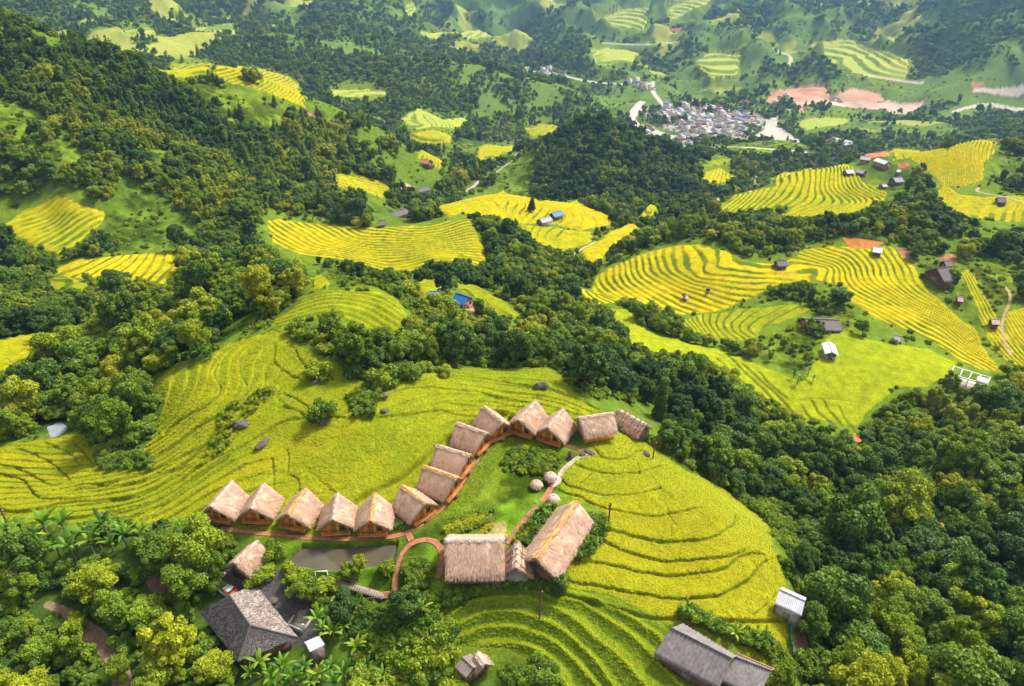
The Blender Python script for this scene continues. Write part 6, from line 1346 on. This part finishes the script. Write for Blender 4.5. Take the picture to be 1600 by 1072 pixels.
def net_fence(pts, h, label, m=M_NET, nm='net'):
    P = np.array([g_cast(u, v) for u, v in pts]); org = P.mean(0); o = empty('net_fence', tuple(org), 0, label, 'fence'); Q = dens(P[:, :2], .4); z = g_h(Q[:, 0], Q[:, 1]); k = len(Q); sg = .12 * np.sin(np.arange(k) * .9)
    G = np.stack([np.stack([Q[:, 0] + sg * t, Q[:, 1] + sg * t, z + .05 + h * t + .1 * np.sin(np.arange(k) * .5) * (t > .9)], 1) for t in np.linspace(0, 1, 5)], 1); link('netting', np_mesh('netting', *(lambda q: (q[0] - org, q[1]))(grid_slab(G, .03)), [m], True), o)
    for q in Q[::6]: p = link('post', MB().bar((0, 0, -.4), (0, 0, h + .25), .05).mesh('post', M_WOODD), o); p.location = (q[0] - org[0], q[1] - org[1], float(g_h(q[0], q[1])) - org[2])
net_fence([(966,673),(985,680),(1008,690),(1024,693)], 1.3, 'green netting fence in front of the thatched annex')
net_fence([(1024,693),(1042,688),(1048,706)], 1.5, 'green netting fence corner behind the pole at the forest edge')
net_fence([(1233,980),(1235,1005),(1238,1034)], 1.1, 'bright green net fence running down behind the golden field')
net_fence([(1234,980),(1248,983),(1262,984)], 1.0, 'short green net fence below the white shed')
zt = float(g_cast(503, 908)[2]); g = at_z(504, 907, zt); o = empty('garden_gate', (g[0], g[1], zt), .05, 'plain white square gate frame at the corner of the pond', 'gate')
for x in (-.95, .95): link('post', MB().box((x, 0, 1.0), (.12, .12, 2.0)).mesh('post', M_WHITE), o)
link('lintel', MB().box((0, 0, 2.06), (2.02, .12, .12)).mesh('lintel', M_WHITE), o)
def stairs(a, b, n, w, label, m):
    A, B = g_cast(*a), g_cast(*b); o = empty('stone_stairs', tuple(B), 0, label, 'stairs'); d = B - A; rz = math.atan2(d[1], d[0])
    for k in range(n):
        p = A + d * (k + .5) / n; link('step', MB().box((0, 0, -.1), (np.hypot(d[0], d[1]) / n * .92, w, .5), rz).mesh('step', m), o).location = tuple(p - B + (0, 0, .12))
stairs((505,908), (500,934), 9, 1.5, 'pale stone steps below the white gate', far_mat('pale_steps', (.50, .44, .38)))
stairs((516,908), (600,933), 22, 1.1, 'long flight of grey brown steps from the gate to the brick path', far_mat('brown_steps', (.34, .27, .21)))
def railing(pts, h, label, m):
    P = dens(np.array([g_cast(u, v) for u, v in pts])[:, :2], 1.6); org = np.array([*P[0], float(g_h(*P[0]))]); o = empty('hand_railing', tuple(org), 0, label, 'railing'); z = g_h(P[:, 0], P[:, 1])
    Q = np.stack([P[:, 0], P[:, 1], z], 1) - org; link('rail', np_mesh('rail', *tube(Q + (0, 0, h), [.045] * len(Q), 5), [m], True), o)
    for q in Q: link('post', MB().bar((0, 0, -.2), (0, 0, h), .04).mesh('post', m), o).location = tuple(q)
railing([(514,903),(550,915),(578,926)], .95, 'thin handrail along the upper side of the long steps', M_WOODG); railing([(562,942),(590,940),(617,934)], .9, 'low bamboo handrail below the end of the brick path', M_WOODG); railing([(560,958),(600,948),(650,944)], .9, 'bamboo railing along the bank under the brick path', M_POLEW)
# car in the farmyard
g = g_cast(356, 927); o = empty('parked_car', (g[0], g[1], float(g_h(g[0], g[1]))), math.radians(150), 'small white car with an orange cover over its rear in the farmyard', 'car')
bm = bmesh.new(); bmesh.ops.create_cube(bm, size=1.0)
for v in bm.verts: v.co = (v.co.x * 3.5, v.co.y * 1.55, v.co.z * .62 + .62)
bmesh.ops.bevel(bm, geom=bm.edges[:], offset=.16, segments=3, affect='EDGES', profile=.6); me = bpy.data.meshes.new('body'); bm.to_mesh(me); bm.free(); me.materials.append(M_WHITE); link('body', me, o)
cb = MB().hexa([(-1.45, -.70, .9), (.75, -.70, .9), (.75, .70, .9), (-1.45, .70, .9), (-1.15, -.58, 1.46), (.25, -.58, 1.46), (.25, .58, 1.46), (-1.15, .58, 1.46)]); link('cabin', cb.mesh('cabin', M_GLASS), o)
link('roof', MB().box((-.45, 0, 1.48), (1.36, 1.14, .06)).mesh('roof', M_WHITE), o)
link('cover', MB().hexa([(-1.8, -.74, .86), (-.3, -.74, 1.0), (-.3, .74, 1.0), (-1.8, .74, .86), (-1.82, -.78, .98), (-.28, -.78, 1.56), (-.28, .78, 1.56), (-1.82, .78, .98)]).mesh('cover', plain('orange_cover', (.80, .17, .03), .7, 2, .15, .1)), o)
for x in (-1.15, 1.15):
    for y in (-.74, .74): wh = link('wheel', MB().add(*tube([(x, y - .1, .3), (x, y + .1, .3)], [.3, .3], 14)).mesh('wheel', M_DARK), o)
for k, (u, v, r, lab) in enumerate([(351, 902, 1.0, 'dark motorbike parked under the small thatched hut'), (349, 893, 1.3, 'second motorbike in the shade of the big bright tree')]):
    g = g_cast(u, v); o = empty('motorbike', (g[0], g[1], float(g[2])), r, lab, 'motorbike')
    for x in (-.62, .62): link('wheel', MB().add(*tube([(x, -.06, .3), (x, .06, .3)], [.3, .3], 14)).mesh('wheel', M_DARK), o)
    link('body', MB().hexa([(-.7, -.13, .45), (.45, -.13, .4), (.45, .13, .4), (-.7, .13, .45), (-.75, -.1, .72), (.35, -.1, .8), (.35, .1, .8), (-.75, .1, .72)]).mesh('body', M_WHITE if k == 0 else plain('dark_paint', (.03, .04, .09), .3, 2, .1, 0)), o)
    link('seat', MB().box((-.3, 0, .8), (.75, .26, .1)).mesh('seat', M_DARK), o); link('handlebar', MB().bar((.5, -.36, 1.05), (.5, .36, 1.05), .03).bar((.62, 0, .35), (.48, 0, 1.05), .04).mesh('handlebar', M_DARK), o)

# ------------------------------------------------------------------ banana plants, garden beds
M_BAN = leaf_mat('banana_leaf', [(0, (.03, .10, .02)), (.35, (.08, .20, .018)), (.7, (.18, .33, .02)), (1, (.32, .36, .03))], .35, .4)
def banana(seed, h=3.0, n=9):
    rng = np.random.default_rng(seed); Vs, Fs, LV, o = [], [], [], 0
    for k in range(n):
        a = k * 2.4 + rng.uniform(-.3, .3); L = rng.uniform(1.9, 2.9); el = rng.uniform(.5, 1.35) if k > 2 else rng.uniform(1.2, 1.5); w = rng.uniform(.42, .62); nt_ = 9; t = np.linspace(0, 1, nt_)
        ang = el - t ** 1.5 * rng.uniform(1.0, 2.0); dl = L / (nt_ - 1); r = np.concatenate([[0], np.cumsum(np.cos(ang[:-1]) * dl)]); z = h * .82 + np.concatenate([[0], np.cumsum(np.sin(ang[:-1]) * dl)])
        wt = w * np.sin(np.clip(t * 1.02, 0, 1) * math.pi * .93 + .16) ** .6; wt[0] = .05; c = np.stack([r * math.cos(a), r * math.sin(a), z], 1); sd = np.array([-math.sin(a), math.cos(a), 0])
        G = np.stack([c - sd * wt[:, None] * .5 - np.array([0, 0, 1]) * wt[:, None] * .16, c, c + sd * wt[:, None] * .5 - np.array([0, 0, 1]) * wt[:, None] * .16], 1); I = np.arange(nt_ * 3).reshape(nt_, 3)
        Vs.append(G.reshape(-1, 3)); Fs.append(np.stack([I[:-1, :-1], I[:-1, 1:], I[1:, 1:], I[1:, :-1]], 2).reshape(-1, 4) + o); o += nt_ * 3; LV.append(np.full(nt_ * 3, rng.random()))
    return np_mesh('leaves', np.concatenate(Vs), np.concatenate(Fs), [M_BAN], True, {'lv': np.concatenate(LV)}), np_mesh('stem', *tube([(0, 0, -.4), (.05, 0, h * .5), (0, .03, h * .86)], [.17, .14, .09], 8), [plain('banana_stem', (.16, .20, .07), .7, 4, .3)], True)
BAN = [banana(s, h) for s, h in ((1, 2.8), (2, 3.4), (3, 2.2), (4, 3.0))]
BL_ = [('in the banana row at the lower left field edge', 'banana plants of the lower left row', [(20,850),(40,842),(60,852),(78,842),(92,856),(108,845),(122,860),(140,848),(158,858),(172,846),(70,868),(95,872),(118,876),(150,872),(178,862),(200,856),(45,866)]),
 ('between the leafy trees and the leftmost bungalow', 'banana plants by the leftmost bungalow', [(228,850),(245,842),(262,850),(232,868),(285,838),(300,832),(250,862)]),
 ('in the clump along the bottom edge by the farmhouse', 'banana plants along the bottom edge', [(395,1066),(412,1056),(428,1070),(446,1060),(462,1072),(480,1058),(500,1066),(520,1056),(540,1070),(490,1080),(450,1082),(525,1082)]),
 ('between the water tank and the green bank', 'banana plants by the water tank', [(500,984),(515,975),(530,985),(508,1000),(524,1005),(540,996)]),
 ('on the bank right of the farmyard below the railing', 'banana plants on the bank', [(590,1030),(605,1045),(575,1055),(620,1022),(650,985),(660,970),(600,1070),(560,1030)]),
 ('on the garden side of the long thatched hall', 'banana plants by the long hall', [(846,806),(834,826)]),
 ('on the upper rim of the near rice field below the wood', 'banana plants below the wood', [(548,540),(560,545),(574,538),(645,560),(660,566),(672,560),(690,570)]),
 ('on the forest edge below the light green spur', 'banana plants at the spur', [(1240,590),(1252,594),(1262,588),(1270,596),(1246,600)]),
 ('in the strip behind the long grey barn', 'banana plants by the barn', [(1146,1003),(1072,966)]),
 ('at the head of the wooded hollow beside the striped terraces', 'banana plants in the hollow', [(330,560),(318,566),(60,640),(75,636)])]
rng = np.random.default_rng(5); bi = 0
for wh, grp, pts in BL_:
    for u, v in pts:
        g = g_cast(u, v); k = bi % 4; s = float(rng.uniform(.65, 1.05)) * (1.35 if 'lower left' in wh else 1); o = empty('banana_plant', (g[0], g[1], g[2]), float(rng.uniform(0, 6.28)), f"{['short', 'tall', 'stubby', 'leafy'][k]} banana plant {wh}", 'banana plant', grp, s)
        c = link('leaves', BAN[k][0], o); c['tint'] = float(rng.uniform(.3, .8)); link('stem', BAN[k][1], o); bi += 1
def bed(px, n, size, tn, jit=.12):
    P = gpoly(px); x0, y0 = P.min(0); x1, y1 = P.max(0); x, y = rng.uniform(x0, x1, n * 4), rng.uniform(y0, y1, n * 4); m = in_poly(P, x, y); x, y = x[m][:n], y[m][:n]; k = len(x)
    return np.stack([x, y, np.clip(rng.normal(size, size * .35, k), .08, 3), np.clip(tn + jit * rng.normal(size=k), 0, 1)], 1)
def rowbed(a, b, n, size, tn):
    A, B = g_cast(*a)[:2], g_cast(*b)[:2]; t = np.linspace(0, 1, n)[:, None]; p = A + (B - A) * t + rng.normal(size=(n, 2)) * .1; return np.concatenate([p, np.full((n, 1), size) * rng.uniform(.8, 1.2, (n, 1)), np.full((n, 1), tn)], 1)
G = [bed([(375,828),(470,838),(600,842),(640,830),(690,790),(655,805),(600,836),(470,832),(420,824)], 190, .42, .32), bed([(800,705),(850,705),(880,725),(860,742),(810,740),(785,725)], 170, .35, .45), bed([(820,800),(845,780),(865,790),(835,850),(805,850)], 130, .45, .42),
 bed([(900,850),(930,815),(945,820),(930,850),(905,880)], 90, .6, .4), bed([(690,930),(760,912),(870,905),(880,925),(840,915),(760,918),(700,945)], 170, .45, .34), bed([(540,945),(620,945),(690,935),(685,985),(620,1010),(560,1000)], 200, .5, .42), bed([(560,1000),(690,985),(720,1010),(700,1080),(560,1090)], 240, .7, .5),
 bed([(625,885),(685,880),(690,912),(640,925)], 90, .4, .45), bed([(500,940),(560,942),(600,950),(520,962),(490,948)], 60, .4, .4), bed([(1060,960),(1150,1000),(1220,1035),(1240,1045),(1215,1015),(1140,985),(1085,958)], 110, .5, .42),
 bed([(1010,690),(1060,720),(1135,765),(1200,815),(1220,850),(1245,900),(1260,880),(1240,830),(1140,750),(1060,712)], 300, .6, .42), bed([(345,645),(390,620),(428,604),(438,608),(400,640),(350,705),(310,728),(330,700)], 110, .27, .58), bed([(545,622),(582,602),(590,622),(582,650),(560,650)], 70, .45, .45),
 bed([(560,585),(640,575),(690,577),(640,590),(595,604)], 110, .6, .38), bed([(150,712),(230,714),(240,732),(165,735)], 90, .45, .45), bed([(745,640),(905,655),(870,690),(820,672),(760,690),(735,720),(700,770),(690,760),(720,720)], 80, .3, .35)]
for k in range(4): G.append(rowbed((697 + k * 2, 830 - k * 5), (748 + k * 6, 816 - k * 6), 22, .34, .97 if k in (0, 1) else .55))
for k in range(2): G.append(rowbed((700 + k * 3, 838 - k), (764 + k * 6, 815 - k * 2), 26, .3, .6))
G.append(rowbed((748, 838), (768, 820), 14, .3, 1.0)); G.append(rowbed((702, 845), (690, 845), 6, .3, .5))
for k in range(5): G.append(rowbed((795 + k * 12, 708), (790 + k * 13, 735), 12, .28, .45))
G = np.concatenate(G)
PB = blur(PATHM, 5); G = G[g_pick(PB, G[:, 0], G[:, 1]) < .03]
for px in ([(492, 900), (520, 898), (520, 912), (610, 930), (604, 942), (500, 938)], [(495, 985), (560, 985), (560, 1000), (495, 1000)], [(705, 1012), (772, 1010), (775, 1052), (705, 1056)]):
    G = G[~in_poly(gpoly(px), G[:, 0], G[:, 1])]
instancer('garden_plants', G, g_h(G[:, 0], G[:, 1]) - .05, G[:, 2], rng.uniform(0, 6.28, len(G)), G[:, 3], [SRC[BUSH], SRC[BUSH + 1]], np.arange(len(G)) % 2, 'garden herbs, vegetable rows and weeds round the huts and field edges', 'garden plants')

# ------------------------------------------------------------------ air
zlo, zhi = float(GZ.min()) - 1.0, max(float(GZ.max()) + 25, CAM_H + 6)
bm = bmesh.new(); bmesh.ops.create_cube(bm, size=1.0)
for v in bm.verts: v.co = (v.co.x * 9000, v.co.y * 3700 + 1700, zlo + (v.co.z + .5) * (zhi - zlo))
hz = bpy.data.meshes.new('haze'); bm.to_mesh(hz); bm.free()
m, nt, _ = mat('haze_air'); pv_ = nt.nodes.new('ShaderNodeVolumePrincipled'); pv_.inputs['Color'].default_value = (.34, .61, 1.0, 1); pv_.inputs['Density'].default_value = 0.00010; pv_.inputs['Anisotropy'].default_value = .2
o_ = nt.nodes.new('ShaderNodeOutputMaterial'); nt.links.new(pv_.outputs[0], o_.inputs['Volume']); hz.materials.append(m)
tag(link('haze', hz), 'thin bluish haze filling the valley air', 'haze', None, 'stuff')
